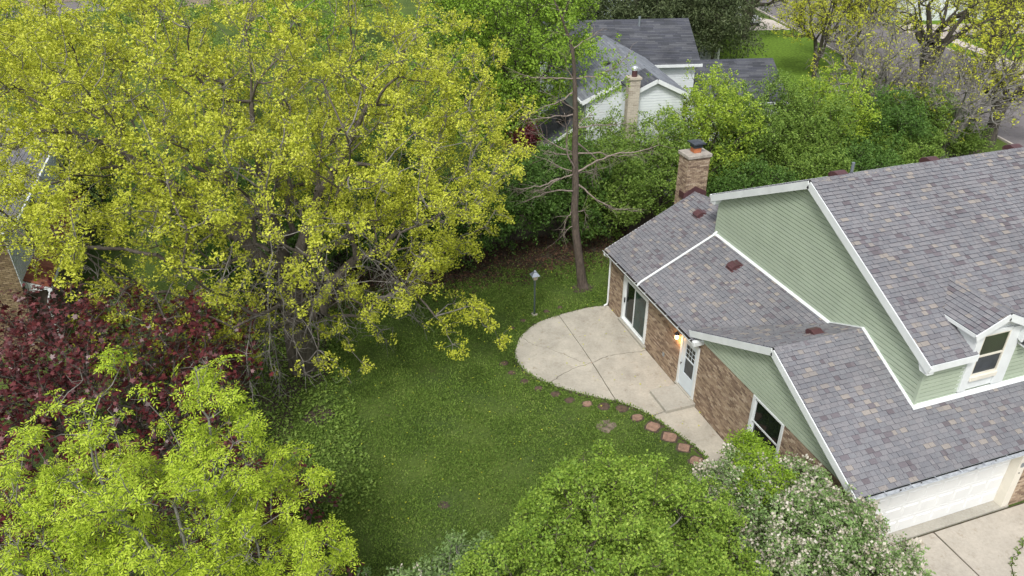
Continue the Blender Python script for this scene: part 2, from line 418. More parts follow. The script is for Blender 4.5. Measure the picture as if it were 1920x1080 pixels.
def bricks(parent, fr, poly, holes, seed, nmax=0, bw=.205, bh=.0675, gap=.013, mat='brick', t=.010, name='brick'):
    poly = ccw(poly); us = [p[0] for p in poly]; vs = [p[1] for p in poly]
    rg = random.Random(seed); items = []; v = min(vs); r = 0
    while v < max(vs) - .01:
        cuts = []
        for (a, b, c, d) in holes:
            if v + bh > c + .02 and v < d - .02: cuts.append((a, b))
        u = min(us) - (bw / 2 if r % 2 else 0)
        while u < max(us):
            a, b = u + gap / 2, u + bw - gap / 2; segs = [(a, b)]
            for (ca, cb) in cuts:
                ns = []
                for (x, y) in segs:
                    if cb <= x or ca >= y: ns.append((x, y)); continue
                    if ca - x > .02: ns.append((x, ca))
                    if y - cb > .02: ns.append((cb, y))
                segs = ns
            for (x, y) in segs:
                rect = [(x, v + gap / 2), (y, v + gap / 2), (y, v + bh - gap / 2), (x, v + bh - gap / 2)]
                c = clip_convex(rect, poly)
                if len(c) >= 3 and abs(area(c)) > 2e-4:
                    tt = t + rg.uniform(-.002, .003); full = abs(area(c)) > .99 * abs(area(rect)) and (x, y) == (a, b)
                    items.append((c, tt, tt, (v, v + bh), (round(tt, 3),) if full else None))
            u += bw
        v += bh; r += 1
    pieces_split(parent, name, mat, items, fr, CAMP, nmax)

def siding(parent, fr, polys, expo=.11, mat='siding', name='siding_board', vstart=None, thick=.028, joined=False):
    """horizontal clapboards; polys convex in (u, v)"""
    O, U, V, N = fr; v0 = min(p[1] for f in polys for p in f) if vstart is None else vstart
    v1 = max(p[1] for f in polys for p in f); v = v0; J = MB()
    while v < v1:
        for f in polys:
            c = clip(clip(ccw(f), 0, 1, v + expo), 0, -1, -v)
            if len(c) < 3 or abs(area(c)) < 1e-3: continue
            mb = J if joined else MB()
            for lo_, hi_, t0_, t1_ in ((0, .80, thick, thick * .8), (.80, 1, .003, .003)):
                cc = clip(clip(c, 0, 1, v + expo * hi_), 0, -1, -(v + expo * lo_)); k = len(cc); n = len(mb.v)
                if k < 3 or abs(area(cc)) < 1e-4: continue
                tt = lambda y: t0_ + (t1_ - t0_) * (y - v) / expo
                mb.v += [tuple(O + U * p[0] + V * p[1] + N * tt(p[1])) for p in cc] + [tuple(O + U * p[0] + V * p[1] - N * .003) for p in cc]
                mb.f += [tuple(range(n, n + k))] + [(n + i, n + k + i, n + k + (i + 1) % k, n + (i + 1) % k) for i in range(k)]
            if not mb.v: continue
            if not joined: mb.build(name, mat, parent)
        v += expo
    if joined: J.build(name + 's', mat, parent, kind='stuff')

# ------------------------------------------------------------------ ground, road, paving (setting)
def sheet(name, pts, z, mat, kind='structure', parent=None, **kw):
    mb = MB(); mb.poly([(x, y, z) for x, y in pts]); return mb.build(name, mat, parent, kind=kind, **kw)
sheet('ground', [(-400, -150), (500, -150), (500, 700), (-400, 700)], 0.0, 'lawn')
def wobble(pts, amp, seed, sub=6):
    rg = random.Random(seed); out = []
    for i in range(len(pts)):
        a = pts[i]; b = pts[(i + 1) % len(pts)]
        for k in range(sub):
            t = k / sub; j = amp if k else amp * .3
            out.append((a[0] + (b[0] - a[0]) * t + rg.uniform(-j, j), a[1] + (b[1] - a[1]) * t + rg.uniform(-j, j)))
    return out
LIT1 = [(-14, 9.5), (-14.5, 3.4), (-11, 3.6), (-8.6, 4.4), (-6.4, 4.1), (-4.2, 4.0), (-2.4, 4.4), (-.5, 4.6), (1.0, 3.9), (3, 1.9), (9, 1.5), (14, 3), (30, 4.5), (30, 14), (14, 12), (4, 10)]
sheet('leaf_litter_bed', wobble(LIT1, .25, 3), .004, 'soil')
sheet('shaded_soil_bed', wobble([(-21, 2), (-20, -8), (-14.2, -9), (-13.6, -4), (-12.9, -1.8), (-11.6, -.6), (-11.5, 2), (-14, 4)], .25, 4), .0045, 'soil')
# neighbour lawns (bright) and street
ud = Vector((.24, .9708)); un = Vector((.9708, -.24))
def st(d, n, o=(32.6, 9.3)): return (o[0] + ud.x * d + un.x * n, o[1] + ud.y * d + un.y * n)
sheet('road', [st(-60, .15), st(150, .15), st(150, 10.6), st(-60, 10.6)], .008, 'asphalt')
for n0, n1 in ((-.0, .15), (10.6, 10.75)):
    mb = MB(); a, b, c, d = st(-60, n0), st(150, n0), st(150, n1), st(-60, n1)
    mb.prism([(*a, 0), (*d, 0), (*c, 0), (*b, 0)], (0, 0, .13)); mb.build('kerb', 'walk', kind='structure')
def sidewalk_strip(n0, n1, d0, d1, step=1.6):
    root = MB(); root.prism([(*st(d0, n0), 0), (*st(d0, n1), 0), (*st(d1, n1), 0), (*st(d1, n0), 0)], (0, 0, .02)); r = root.build('pavement', 'soil', kind='structure')
    d = d0
    while d < d1:
        m2 = MB(); m2.prism([(*st(d + .02, n0), .02), (*st(d + .02, n1), .02), (*st(d + step - .02, n1), .02), (*st(d + step - .02, n0), .02)], (0, 0, .04)); m2.build('paving_slab', 'walk', r); d += step
sidewalk_strip(12.6, 14.0, 4, 60)
sheet('far_lawn', [st(-60, 14), st(150, 14), st(150, 90), st(-60, 90)], .012, 'brightlawn')
sheet('verge_lawn', [st(-60, 10.76), st(150, 10.76), st(150, 12.6), st(-60, 12.6)], .013, 'brightlawn')
sheet('neighbour_lawn', [(24.6, 30.6), (28, 20), (34.6, 16), st(14, -.02), st(36, -.02), (40.6, 42.6), (34.5, 44.2), (31, 46.5), (27.5, 40)], .014, 'brightlawn')
for d0, w0 in ((14, 6), (30, 5), (47, 7)):
    sheet('driveway_apron', [st(d0, 10.76), st(d0, 26), st(d0 + w0, 26), st(d0 + w0, 10.76)], .064, 'walk')
sheet('side_street', [st(60, 10.7), st(60, 110), st(72, 110), st(72, 10.7)], .02, 'drive')
sheet('white_driveway', [(34.5, 44.2), (40.6, 42.6), (41.6, 47.2), (40.2, 52), (36, 50)], .024, 'walk')
sheet('left_street', [(-120, 66), (-120, 74), (20, 92), (20, 84)], .01, 'asphalt')

# patio: six slabs with real joints
def offset_poly(pts, d):
    pts = ccw(list(pts)); n = len(pts); out = []
    for i in range(n):
        a = Vector(pts[i - 1]); b = Vector(pts[i]); c = Vector(pts[(i + 1) % n])
        e1 = (b - a).normalized(); e2 = (c - b).normalized(); n1 = Vector((-e1.y, e1.x)); n2 = Vector((-e2.y, e2.x))
        m = (n1 + n2); m = m / max(.35, m.length_squared) * 2 if m.length > 1e-6 else n1
        out.append((b.x + m.x * d, b.y + m.y * d))
    return out
def jag(pts, amp, seed, step=.12):
    rg = random.Random(seed); out = [pts[0]]
    for a, b in zip(pts[:-1], pts[1:]):
        L = math.hypot(b[0] - a[0], b[1] - a[1]); n = max(1, int(L / step))
        for k in range(1, n + 1):
            t = k / n; j = amp if k < n else 0
            out.append((a[0] + (b[0] - a[0]) * t + rg.uniform(-j, j), a[1] + (b[1] - a[1]) * t + rg.uniform(-j, j)))
    return out
def smooth_curve(pts, sub=6):
    out = []
    P_ = [pts[0]] + list(pts) + [pts[-1]]
    for i in range(1, len(P_) - 2):
        p0, p1, p2, p3 = [Vector(p) for p in P_[i - 1:i + 3]]
        for k in range(sub):
            t = k / sub; q = .5 * ((2 * p1) + (p2 - p0) * t + (2 * p0 - 5 * p1 + 4 * p2 - p3) * t * t + (3 * p1 - p0 - 3 * p2 + p3) * t ** 3); out.append((q.x, q.y))
    out.append(tuple(pts[-1])); return out
X0 = -.03
oN = smooth_curve([(X0, .02), (-.93, .12), (-2.29, -.01)])
oNW = smooth_curve([(-2.29, -.01), (-3.39, -.31), (-4.34, -1.0)])
oW = smooth_curve([(-4.34, -1.0), (-4.91, -2.03), (-4.98, -2.7), (-4.78, -3.5), (-4.33, -4.18)])
oSW = smooth_curve([(-4.33, -4.18), (-3.61, -4.97), (-2.47, -5.89)])
oS = smooth_curve([(-2.47, -5.89), (-2.03, -6.42), (-1.66, -7.02)])
oP = smooth_curve([(-1.66, -7.02), (-1.3, -8.1), (-1.06, -8.95), (-1.0, -9.6), (-1.0, -10.4), (-1.0, -12)])
j1a = jag([(-2.29, -.01), (-2.31, -2.44), (-2.34, -3.52)], .004, 1)
j1b = jag([(-2.34, -3.52), (-2.47, -5.89)], .006, 2)
c3a = jag([(-4.33, -4.18), (-3.64, -3.8), (-2.99, -3.6), (-2.34, -3.52)], .03, 3)
c3b = jag([(-2.34, -3.52), (-1.59, -3.33), (-1.03, -3.38), (X0, -3.5)], .03, 4)
c2 = jag([(-4.34, -1.0), (-4.02, -1.7), (-3.62, -2.03), (-3.22, -2.58), (-2.76, -3.3), (-2.34, -3.52)], .03, 5)
c5 = jag([(-1.66, -7.02), (-1.1, -6.95), (X0, -6.85)], .015, 6)
slabs = [oN + j1a[1:] + c3b[1:], oNW + c2[1:] + j1a[::-1][1:-1], oW + c3a[1:] + c2[::-1][1:-1], oSW + j1b[::-1][1:] + c3a[::-1][1:-1],
         c3b[::-1] + j1b[1:] + oS[1:] + c5[1:], c5[::-1] + oP[1:] + [(X0, -12)]]
bed = oN + oNW[1:] + oW[1:] + oSW[1:] + oS[1:] + oP[1:] + [(0, -12)]
pt = sheet('patio', offset_poly(bed, -.10), .006, 'soil')
for i, s in enumerate(slabs):
    s = [p for k, p in enumerate(s) if k == 0 or math.hypot(p[0] - s[k - 1][0], p[1] - s[k - 1][1]) > .01]
    gapw = .010 if i in (1, 2) else .017
    mb = MB(); mb.prism([(x, y, -.02) for x, y in offset_poly(s, gapw)], (0, 0, .065)); mb.build('concrete_slab', 'patio', pt)
# driveway south of the garage
dv = sheet('driveway', [(-2.2, -14.12), (14, -14.12), (14, -30), (-2.2, -30)], .006, 'soil')
jx = [(3.50, -14.14), (3.50, -17.3)]
cr = jag([(3.5, -17.3), (4.6, -15.75), (5.6, -15.25), (7.2, -14.95), (9, -14.9)], .04, 9)
A1 = [(-2.1, -14.16), (3.49, -14.16), (3.49, -17.3), (3.2, -30), (-2.1, -30)]
A2 = [(3.52, -14.16), (8.9, -14.16), (9, -14.9)] + cr[::-1][1:]
A3 = cr + [(9, -30), (3.25, -30)]
A4 = [(9.02, -14.16), (14, -14.16), (14, -30), (9.05, -30)]
for s in (A1, A2, A3, A4):
    mb = MB(); mb.prism([(x, y, -.02) for x, y in offset_poly(s, .014)], (0, 0, .055)); mb.build('concrete_slab', 'drive', dv)
mb = MB(); mb.prism([(.9, -14.11, 0), (6.34, -14.11, 0), (6.34, -13.80, 0), (.9, -13.80, 0)], (0, 0, .06)); mb.build('garage_apron', 'stepc', kind='structure')

# ------------------------------------------------------------------ the house
H = thing('house', 'sage green and brown brick house with mottled grey roofs beside the concrete patio', 'house', (0, 0, 0))
# --- planes
S1 = .51; ZE = 2.70; EX = -.30
def fam_z(x): return ZE + S1 * (x + .27)
SG = .481; GY = -10.53; GZ = 4.86
def rear_z(y): return GZ - SG * (y - GY)
def front_z(y): return GZ - SG * (GY - y)
SM = .509; MY = -7.36; MZ = 8.22; XW = 2.84; XR = 14.0
def mf_z(y): return MZ - SM * (MY - y)
valley_y = lambda x: GY + (GZ - fam_z(x)) / SG

# backing walls (closed volumes; brick/boards stand proud of them)
mb = MB()
mb.box(.16, 7.3, -10.5, -.012, 0, 2.66)
mb.box(.162, 12.9, -13.75, -10.4, 0, 2.66)
mb.build('core_walls', 'mortar', H)
mb = MB()
mb.prism([(.0145, -6.9, 2.6), (.0145, -14.03, 2.6), (.0145, -14.03, 3.12), (.0145, GY, 4.78), (.0145, -6.9, 3.05)][::-1], (.2, 0, 0))
mb.build('garage_gable_backing', 'white', H)
# upper storey volume
up = [(-2.78, 3.3), (-2.78, 5.70), (-7.36, 8.05), (-12.765, 5.3), (-12.765, 3.3)]
mb = MB(); mb.prism([(XW + .012, y, z) for y, z in up], (XR - XW - .1, 0, 0)); mb.build('upper_storey_walls', 'siding', H)
# end walls north/east of the low wing are brick too
mb = MB(); mb.prism([(.02, -.001, 0), (7.3, -.001, 0), (7.3, -.001, 2.7), (3.58, -.001, 4.58), (.02, -.001, 2.78)][::-1], (0, -.02, 0)); mb.build('north_gable_wall', 'mortar', H)

HOLES = [(1.20, 3.26, 0.17, 2.17), (5.74, 6.86, 0.15, 2.36), (9.88, 11.34, .90, 2.70)]
mb = MB(); ycur = 0.012
for (a, b, c, d) in HOLES:
    mb.box(.0, .16, -a, -ycur, 0, 2.695)
    if c > 0: mb.box(.0, .16, -b, -a, 0, c)
    if d < 2.69: mb.box(.0, .16, -b, -a, d, 2.695)
    ycur = b
mb.box(.0, .16, -14.04, -ycur, 0, 2.695); mb.build('mortar_skin', 'mortar', H)
# roof decks (solid slabs)
def deck(pts, name='roof_deck', th=.10):
    mb = MB(); n = (Vector(pts[1]) - Vector(pts[0])).cross(Vector(pts[2]) - Vector(pts[0])).normalized()
    if n.z < 0: pts = pts[::-1]; n = -n
    mb.prism([Vector(p) - n * (th + .004) for p in pts], n * th); return mb.build(name, 'deck', H)
vy = lambda x: valley_y(x)
FA = [(EX, .12), (XW, .12), (XW, vy(XW)), (EX, vy(EX))]
deck([(x, y, fam_z(x)) for x, y in FA])
deck([(x, y, fam_z(x)) for x, y in [(EX, vy(EX)), (0, vy(0)), (0, -6.87), (EX, -6.87)]])
deck([(x, y, fam_z(x)) for x, y in [(XW, .12), (3.58, .12), (3.58, -2.76), (XW, -2.76)]])
deck([(3.58, .12, fam_z(3.58)), (7.5, .12, fam_z(3.58) - S1 * 3.92), (7.5, -2.7, fam_z(3.58) - S1 * 3.92), (3.58, -2.7, fam_z(3.58))])
GX = -.24
deck([(GX, GY, GZ), (XW, GY, GZ), (XW, vy(XW), fam_z(XW)), (0, vy(0), fam_z(0)), (GX, -6.5, rear_z(-6.5))])
deck([(GX, GY, GZ), (GX, -14.5, front_z(-14.5)), (XW, -14.5, front_z(-14.5)), (XW, GY, GZ)])
deck([(XW, -12.78, front_z(-12.78)), (XW, -14.5, front_z(-14.5)), (13, -14.5, front_z(-14.5)), (13, -12.78, front_z(-12.78))])
MX = 2.62
deck([(MX, MY, MZ), (MX, -12.76, mf_z(-12.76)), (XR, -12.76, mf_z(-12.76)), (XR, MY, MZ)])
deck([(MX, -12.76, mf_z(-12.76)), (MX, -13.06, mf_z(-13.06)), (4.22, -13.06, mf_z(-13.06)), (4.22, -12.76, mf_z(-12.76))])
deck([(5.93, -12.76, mf_z(-12.76)), (5.93, -13.06, mf_z(-13.06)), (XR, -13.06, mf_z(-13.06)), (XR, -12.76, mf_z(-12.76))])
deck([(MX, MY, MZ), (XR, MY, MZ), (XR, -2.5, MZ - SM * (MY + 2.5) * -1), (MX, -2.5, MZ - SM * (-2.5 - MY))])

# shingles ---------------------------------------------------------------
c1 = math.sqrt(1 + S1 * S1)
RF = thing('low_wing_roof', None, None); RF.parent = H
fr = frame_of((EX, .12, fam_z(EX)), (0, -1, 0), (1, 0, S1))        # u runs toward -y, v upslope
uv = lambda x, y: (-(y - .12), (x - EX) * c1)
shingles(RF, fr, [[uv(*p) for p in FA], [uv(x, y) for x, y in [(EX, vy(EX)), (0, vy(0)), (0, -6.87), (EX, -6.87)]], [uv(x, y) for x, y in [(XW, .12), (3.58, .12), (3.58, -2.76), (XW, -2.76)]]], 1, 40)
fr = frame_of((7.5, -2.7, fam_z(3.58) - S1 * 3.92), (0, 1, 0), (-1, 0, S1))
shingles(RF, fr, [[(0, 0), (2.82, 0), (2.82, 3.9 * c1), (0, 3.9 * c1)]], 2)
cg = math.sqrt(1 + SG * SG)
GR = thing('garage_roof', None, None); GR.parent = H
fr = frame_of((0, -14.5, front_z(-14.5)), (1, 0, 0), (0, 1, SG))
vg = lambda y: (y + 14.5) * cg
shingles(GR, fr, [[(GX, vg(-14.5)), (XW, vg(-14.5)), (XW, vg(GY)), (GX, vg(GY))], [(XW, vg(-14.5)), (13, vg(-14.5)), (13, vg(-12.78)), (XW, vg(-12.78))]], 3, 170)
fr = frame_of((0, -6, rear_z(-6)), (-1, 0, 0), (0, -1, SG))
vr = lambda y: (-6 - y) * cg
shingles(GR, fr, [[(-x, vr(y)) for x, y in [(GX, GY), (XW, GY), (XW, vy(XW)), (0, vy(0)), (GX, -6.5)]]], 4, 0)
cm = math.sqrt(1 + SM * SM)
MR = thing('main_roof', None, None); MR.parent = H
fr = frame_of((0, -13.06, mf_z(-13.06)), (1, 0, 0), (0, 1, SM))
vm = lambda y: (y + 13.06) * cm
shingles(MR, fr, [[(MX, vm(-12.77)), (XR, vm(-12.77)), (XR, vm(MY)), (MX, vm(MY))], [(MX, 0), (4.22, 0), (4.22, vm(-12.77)), (MX, vm(-12.77))], [(5.93, 0), (XR, 0), (XR, vm(-12.77)), (5.93, vm(-12.77))]], 5, 90)
fr = frame_of((0, -2.5, MZ - SM * (-2.5 - MY)), (-1, 0, 0), (0, -1, SM))
shingles(MR, fr, [[(-XR, 0), (-MX, 0), (-MX, 4.86 * cm), (-XR, 4.86 * cm)]], 6)
# ridge caps
def ridge_caps(a, b, sl1, sl2, parent, seed=0, step=.14, wd=.15):
    """bent cap shingles along a ridge; sl1/sl2 = fall vectors of both sides"""
    a = Vector(a); b = Vector(b); d = (b - a); n = int(d.length / step); d.normalize(); mb = MB(); rg = random.Random(seed)
    s1 = Vector(sl1).normalized(); s2 = Vector(sl2).normalized(); upv = Vector((0, 0, 1))
    for i in range(n):
        p = a + d * step * i; h0 = .030; h1 = .018; w1 = wd + rg.uniform(-.006, .006)
        q = [p + s1 * w1 + upv * h0 * .8, p + upv * h0, p + s2 * w1 + upv * h0 * .8]
        r = [x + d * (step + .01) - upv * (h0 - h1) for x in q]
        k = len(mb.v); mb.v += [tuple(x) for x in q + r] + [tuple(x - upv * .03) for x in q + r]
        mb.f += [(k, k + 1, k + 4, k + 3), (k + 1, k + 2, k + 5, k + 4), (k, k + 6, k + 7, k + 1), (k + 1, k + 7, k + 8, k + 2), (k, k + 3, k + 9, k + 6), (k + 2, k + 8, k + 11, k + 5)]
    mb.build('ridge_caps', 'shingle', parent, kind='stuff')
ridge_caps((MX, MY, MZ), (XR, MY, MZ), (0, -1, -SM), (0, 1, -SM), MR, 1)
ridge_caps((GX, GY, GZ), (XW, GY, GZ), (0, -1, -SG), (0, 1, -SG), GR, 2)
ridge_caps((3.58, .12, fam_z(3.58)), (3.58, -2.8, fam_z(3.58)), (-1, 0, -S1), (1, 0, -S1), RF, 3)

# siding -----------------------------------------------------------------
GW = thing('upper_gable_wall', None, None); GW.parent = H
fr = (Vector((XW, 0, 0)), Vector((0, -1, 0)), Vector((0, 0, 1)), Vector((-1, 0, 0)))
zb = fam_z(XW) + .02
top_r = 5.72; 
rake = lambda y: MZ - .10 - SM * abs(y - MY)
full = [(2.78, zb + .0), (12.78, zb), (12.78, rake(-12.78)), (7.36, rake(MY)), (2.78, rake(-2.78))]
pa = [p for p in clip(ccw(full), 0, -1, -4.86)]
pb = [(2.78, zb), (9.32 + .02, zb), (10.53, 4.86), (2.78, 4.86)]
pc = [(10.53, 4.86), (12.78, 3.78), (12.78, 4.86)]
siding(GW, fr, [pb], vstart=3.74, expo=.14); siding(GW, fr, [pc], vstart=3.74, expo=.14); siding(GW, fr, [pa], vstart=4.86, expo=.14)
fr = (Vector((0, -12.78, 0)), Vector((1, 0, 0)), Vector((0, 0, 1)), Vector((0, -1, 0)))
FW = thing('upper_front_wall', None, None); FW.parent = H
siding(FW, fr, [[(XW, 3.78), (4.26, 3.78), (4.26, 5.28), (XW, 5.28)]], vstart=3.74, expo=.14)
siding(FW, fr, [[(5.86, 3.78), (XR - .3, 3.78), (XR - .3, 5.28), (5.86, 5.28)]], vstart=3.74, expo=.14)
GG = thing('garage_gable_wall', None, None); GG.parent = H
fr = (Vector((0, 0, 0)), Vector((0, -1, 0)), Vector((0, 0, 1)), Vector((-1, 0, 0)))
gk = lambda y: GZ - .07 - SG * abs(y - GY)
siding(GG, fr, [[(6.9, 2.70), (14.03, 2.70), (14.03, gk(-14.03)), (10.53, gk(GY)), (6.9, gk(-6.9))]], vstart=2.70, expo=.135)
# corner posts
mb = MB(); mb.box(XW - .03, XW + .06, -12.82, -12.73, 3.76, 5.15); mb.build('corner_post', 'siding', H)
mb = MB(); mb.box(XW - .03, XW + .06, -2.80, -2.71, 4.2, 5.60); mb.build('corner_post', 'siding', H)

# white trim
def trim(a, b, wd, ht, up=(0, 0, 1), name='rake_board', mat='white'):
    m = MB(); m.bar(a, b, wd, ht, up); return m.build(name, mat, H)
dn = .115
trim((MX - .018, MY - .0, MZ - dn - .02), (MX - .018, -13.09, mf_z(-13.06) - dn - .015), .034, .24)
trim((MX - .018, MY + .0, MZ - dn - .02), (MX - .018, -2.50, MZ - SM * 4.86 - dn - .015), .034, .24)
# soffits under the rake overhang
for y1, z1 in ((-13.0, mf_z(-13.0)), (-2.55, MZ - SM * 4.81)):
    m = MB(); m.poly([(MX + .03, MY, MZ - .2), (XW + .03, MY, MZ - .2), (XW + .03, y1, z1 - .2), (MX + .03, y1, z1 - .2)]); m.build('rake_soffit', 'white', H)
# eave fascia, front
ez = mf_z(-13.06)
for xa, xb in ((MX, 4.24), (5.92, XR)):
    m = MB(); m.box(xa, xb, -13.09, -13.06, ez - .21, ez - .005); m.build('eave_fascia', 'white', H)
    m = MB(); m.box(xa + .02, xb, -13.06, -12.80, ez - .21, ez - .19); m.build('eave_soffit', 'white', H)
# box returns
m = MB(); m.prism([(MX + .002, -13.055, ez - .32), (MX + .002, -12.80, ez - .32), (MX + .002, -12.62, ez + .02), (MX + .002, -13.055, ez - .10)][::-1], (XW - MX - .01, 0, 0)); m.build('box_return', 'white', H)
er = MZ - SM * 4.86
m = MB(); m.prism([(MX - .01, -2.46, er - .04), (MX - .01, -2.46, er - .30), (MX - .01, -2.74, er - .30), (MX - .01, -2.95, er + .05)], (XW - MX, 0, 0)); m.build('box_return', 'white', H)
m = MB(); m.box(MX - .02, 12, -2.50, -2.38, er - .13, er - .02); m.build('rear_gutter', 'white', H)
# garage gable rake boards
trim((GX - .02, GY, GZ - .125), (GX - .02, -14.5, front_z(-14.5) - .125), .036, .22)
trim((GX - .02, GY, GZ - .125), (GX - .02, -6.50, rear_z(-6.50) - .125), .036, .22)
for y1, z1 in ((-14.45, front_z(-14.45)), (-6.85, rear_z(-6.85))):
    m = MB(); m.poly([(GX, GY, GZ - .215), (.0, GY, GZ - .215), (.0, y1, z1 - .215), (GX, y1, z1 - .215)]); m.build('rake_soffit', 'white', H)
# flashing strips where roofs meet the upper wall
def flash(pts, wd=.11, n=(0, 0, 1), name='wall_flashing'):
    m = MB()
    for a, b in zip(pts[:-1], pts[1:]): m.bar(a, b, wd, .02, n)
    return m.build(name, 'white', H)
zf = .028
flash([(XW - .06, -2.74, fam_z(XW - .06) + zf), (XW - .06, vy(XW) + .04, fam_z(XW - .06) + zf)], .12, (-S1, 0, 1))
flash([(XW - .06, vy(XW) + .04, rear_z(vy(XW)) + zf + .004), (XW - .06, GY, GZ + zf + .01)], .11, (0, SG, 1))
flash([(XW - .06, GY, GZ + zf + .01), (XW - .06, -12.90, front_z(-12.90) + zf)], .11, (0, -SG, 1))
flash([(XW - .115, -12.86, front_z(-12.86) + zf + .003), (XR, -12.86, front_z(-12.86) + zf + .003)], .15, (0, -SG, 1))

# brick walls -------------------------------------------------------------
BW = thing('patio_brick_wall', None, None); BW.parent = H
fr = (Vector((0, 0, 0)), Vector((0, -1, 0)), Vector((0, 0, 1)), Vector((-1, 0, 0)))
bricks(BW, fr, [(0, .0), (14.05, .0), (14.05, 2.695), (0, 2.695)], HOLES, 21, 300)
# front (south) pieces of brick beside the garage door, joined
GB = thing('garage_front_wall', None, None); GB.parent = H
fr = (Vector((0, -14.05, 0)), Vector((1, 0, 0)), Vector((0, 0, 1)), Vector((0, -1, 0)))
bricks(GB, fr, [(0, 0), (.87, 0), (.87, 2.7), (0, 2.7)], [], 22, 0)
bricks(GB, fr, [(6.36, 0), (13, 0), (13, 2.7), (6.36, 2.7)], [], 23, 0)
m = MB(); m.box(.012, .88, -14.045, -13.6, 0, 2.69); m.box(6.35, 12.9, -14.045, -13.6, 0, 2.69); m.build('garage_piers', 'mortar', H)
m = MB(); m.box(.012, 12.9, -14.3, -13.7, 2.70, 2.74); m.build('eave_soffit', 'white', H)
NB = thing('north_brick_wall', None, None); NB.parent = H
fr = (Vector((7.3, 0, 0)), Vector((-1, 0, 0)), Vector((0, 0, 1)), Vector((0, 1, 0)))
bricks(NB, fr, [(0, 0), (7.3, 0), (7.3, 2.76), (3.72, 4.56), (0, 2.72)], [], 24, 0)

# sliding door
SD = thing('sliding_door', None, None); SD.parent = H
m = MB(); m.box(-.05, .09, -1.33, -1.22, .20, 2.16); m.box(-.05, .09, -3.25, -3.13, .20, 2.16); m.box(-.05, .09, -3.13, -1.33, 2.06, 2.16); m.box(-.06, .09, -3.25, -1.22, .17, .235)
m.build('door_frame', 'white', SD, bevel=.006)
def sash(y0, y1, z0, z1, x, t, parent, name, gm, fw=.06, mat='white'):
    q = MB(); q.box(x, x + .04, y0, y0 + fw, z0, z1); q.box(x, x + .04, y1 - fw, y1, z0, z1); q.box(x, x + .04, y0 + fw, y1 - fw, z0, z0 + fw * 1.2); q.box(x, x + .04, y0 + fw, y1 - fw, z1 - fw, z1)
    f = q.build(name, mat, parent, bevel=.004)
    q = MB(); q.box(x + .018, x + .026, y0 + fw, y1 - fw, z0 + fw * 1.2, z1 - fw); q.build('glass_pane', gm, f); return f
sash(-2.22, -1.33, .235, 2.06, .035, 0, SD, 'fixed_panel', 'glass')
sash(-3.13, -2.14, .235, 2.06, -.015, 0, SD, 'sliding_panel', 'glass_teal')
m = MB(); m.box(-.045, -.0, -1.40, -1.375, 1.0, 1.22); m.build('handle', 'dark', SD)
m = MB(); m.box(-.14, .01, -3.36, -1.14, .0, .155); m.build('sill_step', 'stepc', H, bevel=.01)
# storm door
DD = thing('storm_door', None, None); DD.parent = H
m = MB(); m.box(-.05, .06, -5.86, -5.73, .20, 2.35); m.box(-.05, .06, -6.87, -6.77, .20, 2.35); m.box(-.05, .06, -6.77, -5.86, 2.24, 2.35); m.build('door_frame', 'white', DD, bevel=.006)
m = MB(); m.box(-.035, .01, -6.765, -5.865, .24, .86); m.box(-.035, .01, -6.10, -5.865, .86, 2.235); m.box(-.035, .01, -6.765, -6.66, .86, 2.235); m.box(-.035, .01, -6.66, -6.10, 2.07, 2.235); m.box(-.035, .01, -6.66, -6.10, 1.50, 1.54)
dl = m.build('door_leaf', 'stormdoor', DD)
m = MB(); m.box(-.012, .0, -6.66, -6.10, .86, 1.50); m.build('screen_pane', 'glass_grey', dl)
m = MB(); m.box(-.012, .0, -6.66, -6.10, 1.54, 2.07); m.build('glass_pane', 'glass', dl)
m = MB(); m.box(-.022, -.012, -6.47, -6.455, 1.54, 2.07); m.box(-.022, -.012, -6.30, -6.285, 1.54, 2.07)
for zz in (1.715, 1.89): m.box(-.0215, -.0115, -6.66, -6.10, zz - .008, zz + .008)
m.build('muntin', 'stormdoor', dl)
m = MB(); m.tube([(-.035, -5.93, 1.16), (-.085, -5.93, 1.16)], .014, 8); m.tube([(-.08, -5.93, 1.10), (-.08, -5.93, 1.20)], .012, 8); m.build('handle', 'dark', DD)
m = MB(); m.box(-.10, .05, -6.90, -5.72, .14, .205); m.build('door_sill', 'stepc', H, bevel=.008)
# ground floor window
WN = thing('side_window', None, None); WN.parent = H
m = MB(); m.box(-.045, .06, -9.98, -9.87, .88, 2.69); m.box(-.045, .06, -11.35, -11.25, .88, 2.69); m.box(-.045, .06, -11.25, -9.98, 2.62, 2.69); m.box(-.07, .06, -11.37, -9.85, .86, .95); m.build('window_frame', 'white', WN, bevel=.006)
sash(-11.25, -9.98, 1.75, 2.62, .005, 0, WN, 'upper_sash', 'glass', .05); sash(-11.25, -9.98, .95, 1.80, .045, 0, WN, 'lower_sash', 'glass', .05)
# garage door: 4 rows x 8 raised panels
GD = thing('garage_door', None, None); GD.parent = H
m = MB(); m.box(1.12, 6.08, -13.80, -13.775, .06, 2.36); m.build('door_leaf', 'doorwhite', GD)
for r in range(4):
    z0 = .075 + r * .56
    m = MB(); m.box(1.13, 6.07, -13.812, -13.80, z0, z0 + .545); sec = m.build('door_section', 'doorwhite', GD)
    for c in range(8):
        x0 = 1.19 + c * .612; a, b, zz0, zz1 = x0, x0 + .53, z0 + .10, z0 + .45
        q = MB(); o1 = [(a, -13.813, zz0), (b, -13.813, zz0), (b, -13.813, zz1), (a, -13.813, zz1)]; i1 = [(a + .035, -13.838, zz0 + .035), (b - .035, -13.838, zz0 + .035), (b - .035, -13.838, zz1 - .035), (a + .035, -13.838, zz1 - .035)]
        q.v = o1 + i1; q.f = [(4, 5, 6, 7)] + [(i, (i + 1) % 4, 4 + (i + 1) % 4, 4 + i) for i in range(4)]
        q.build('raised_panel', 'doorwhite', sec)
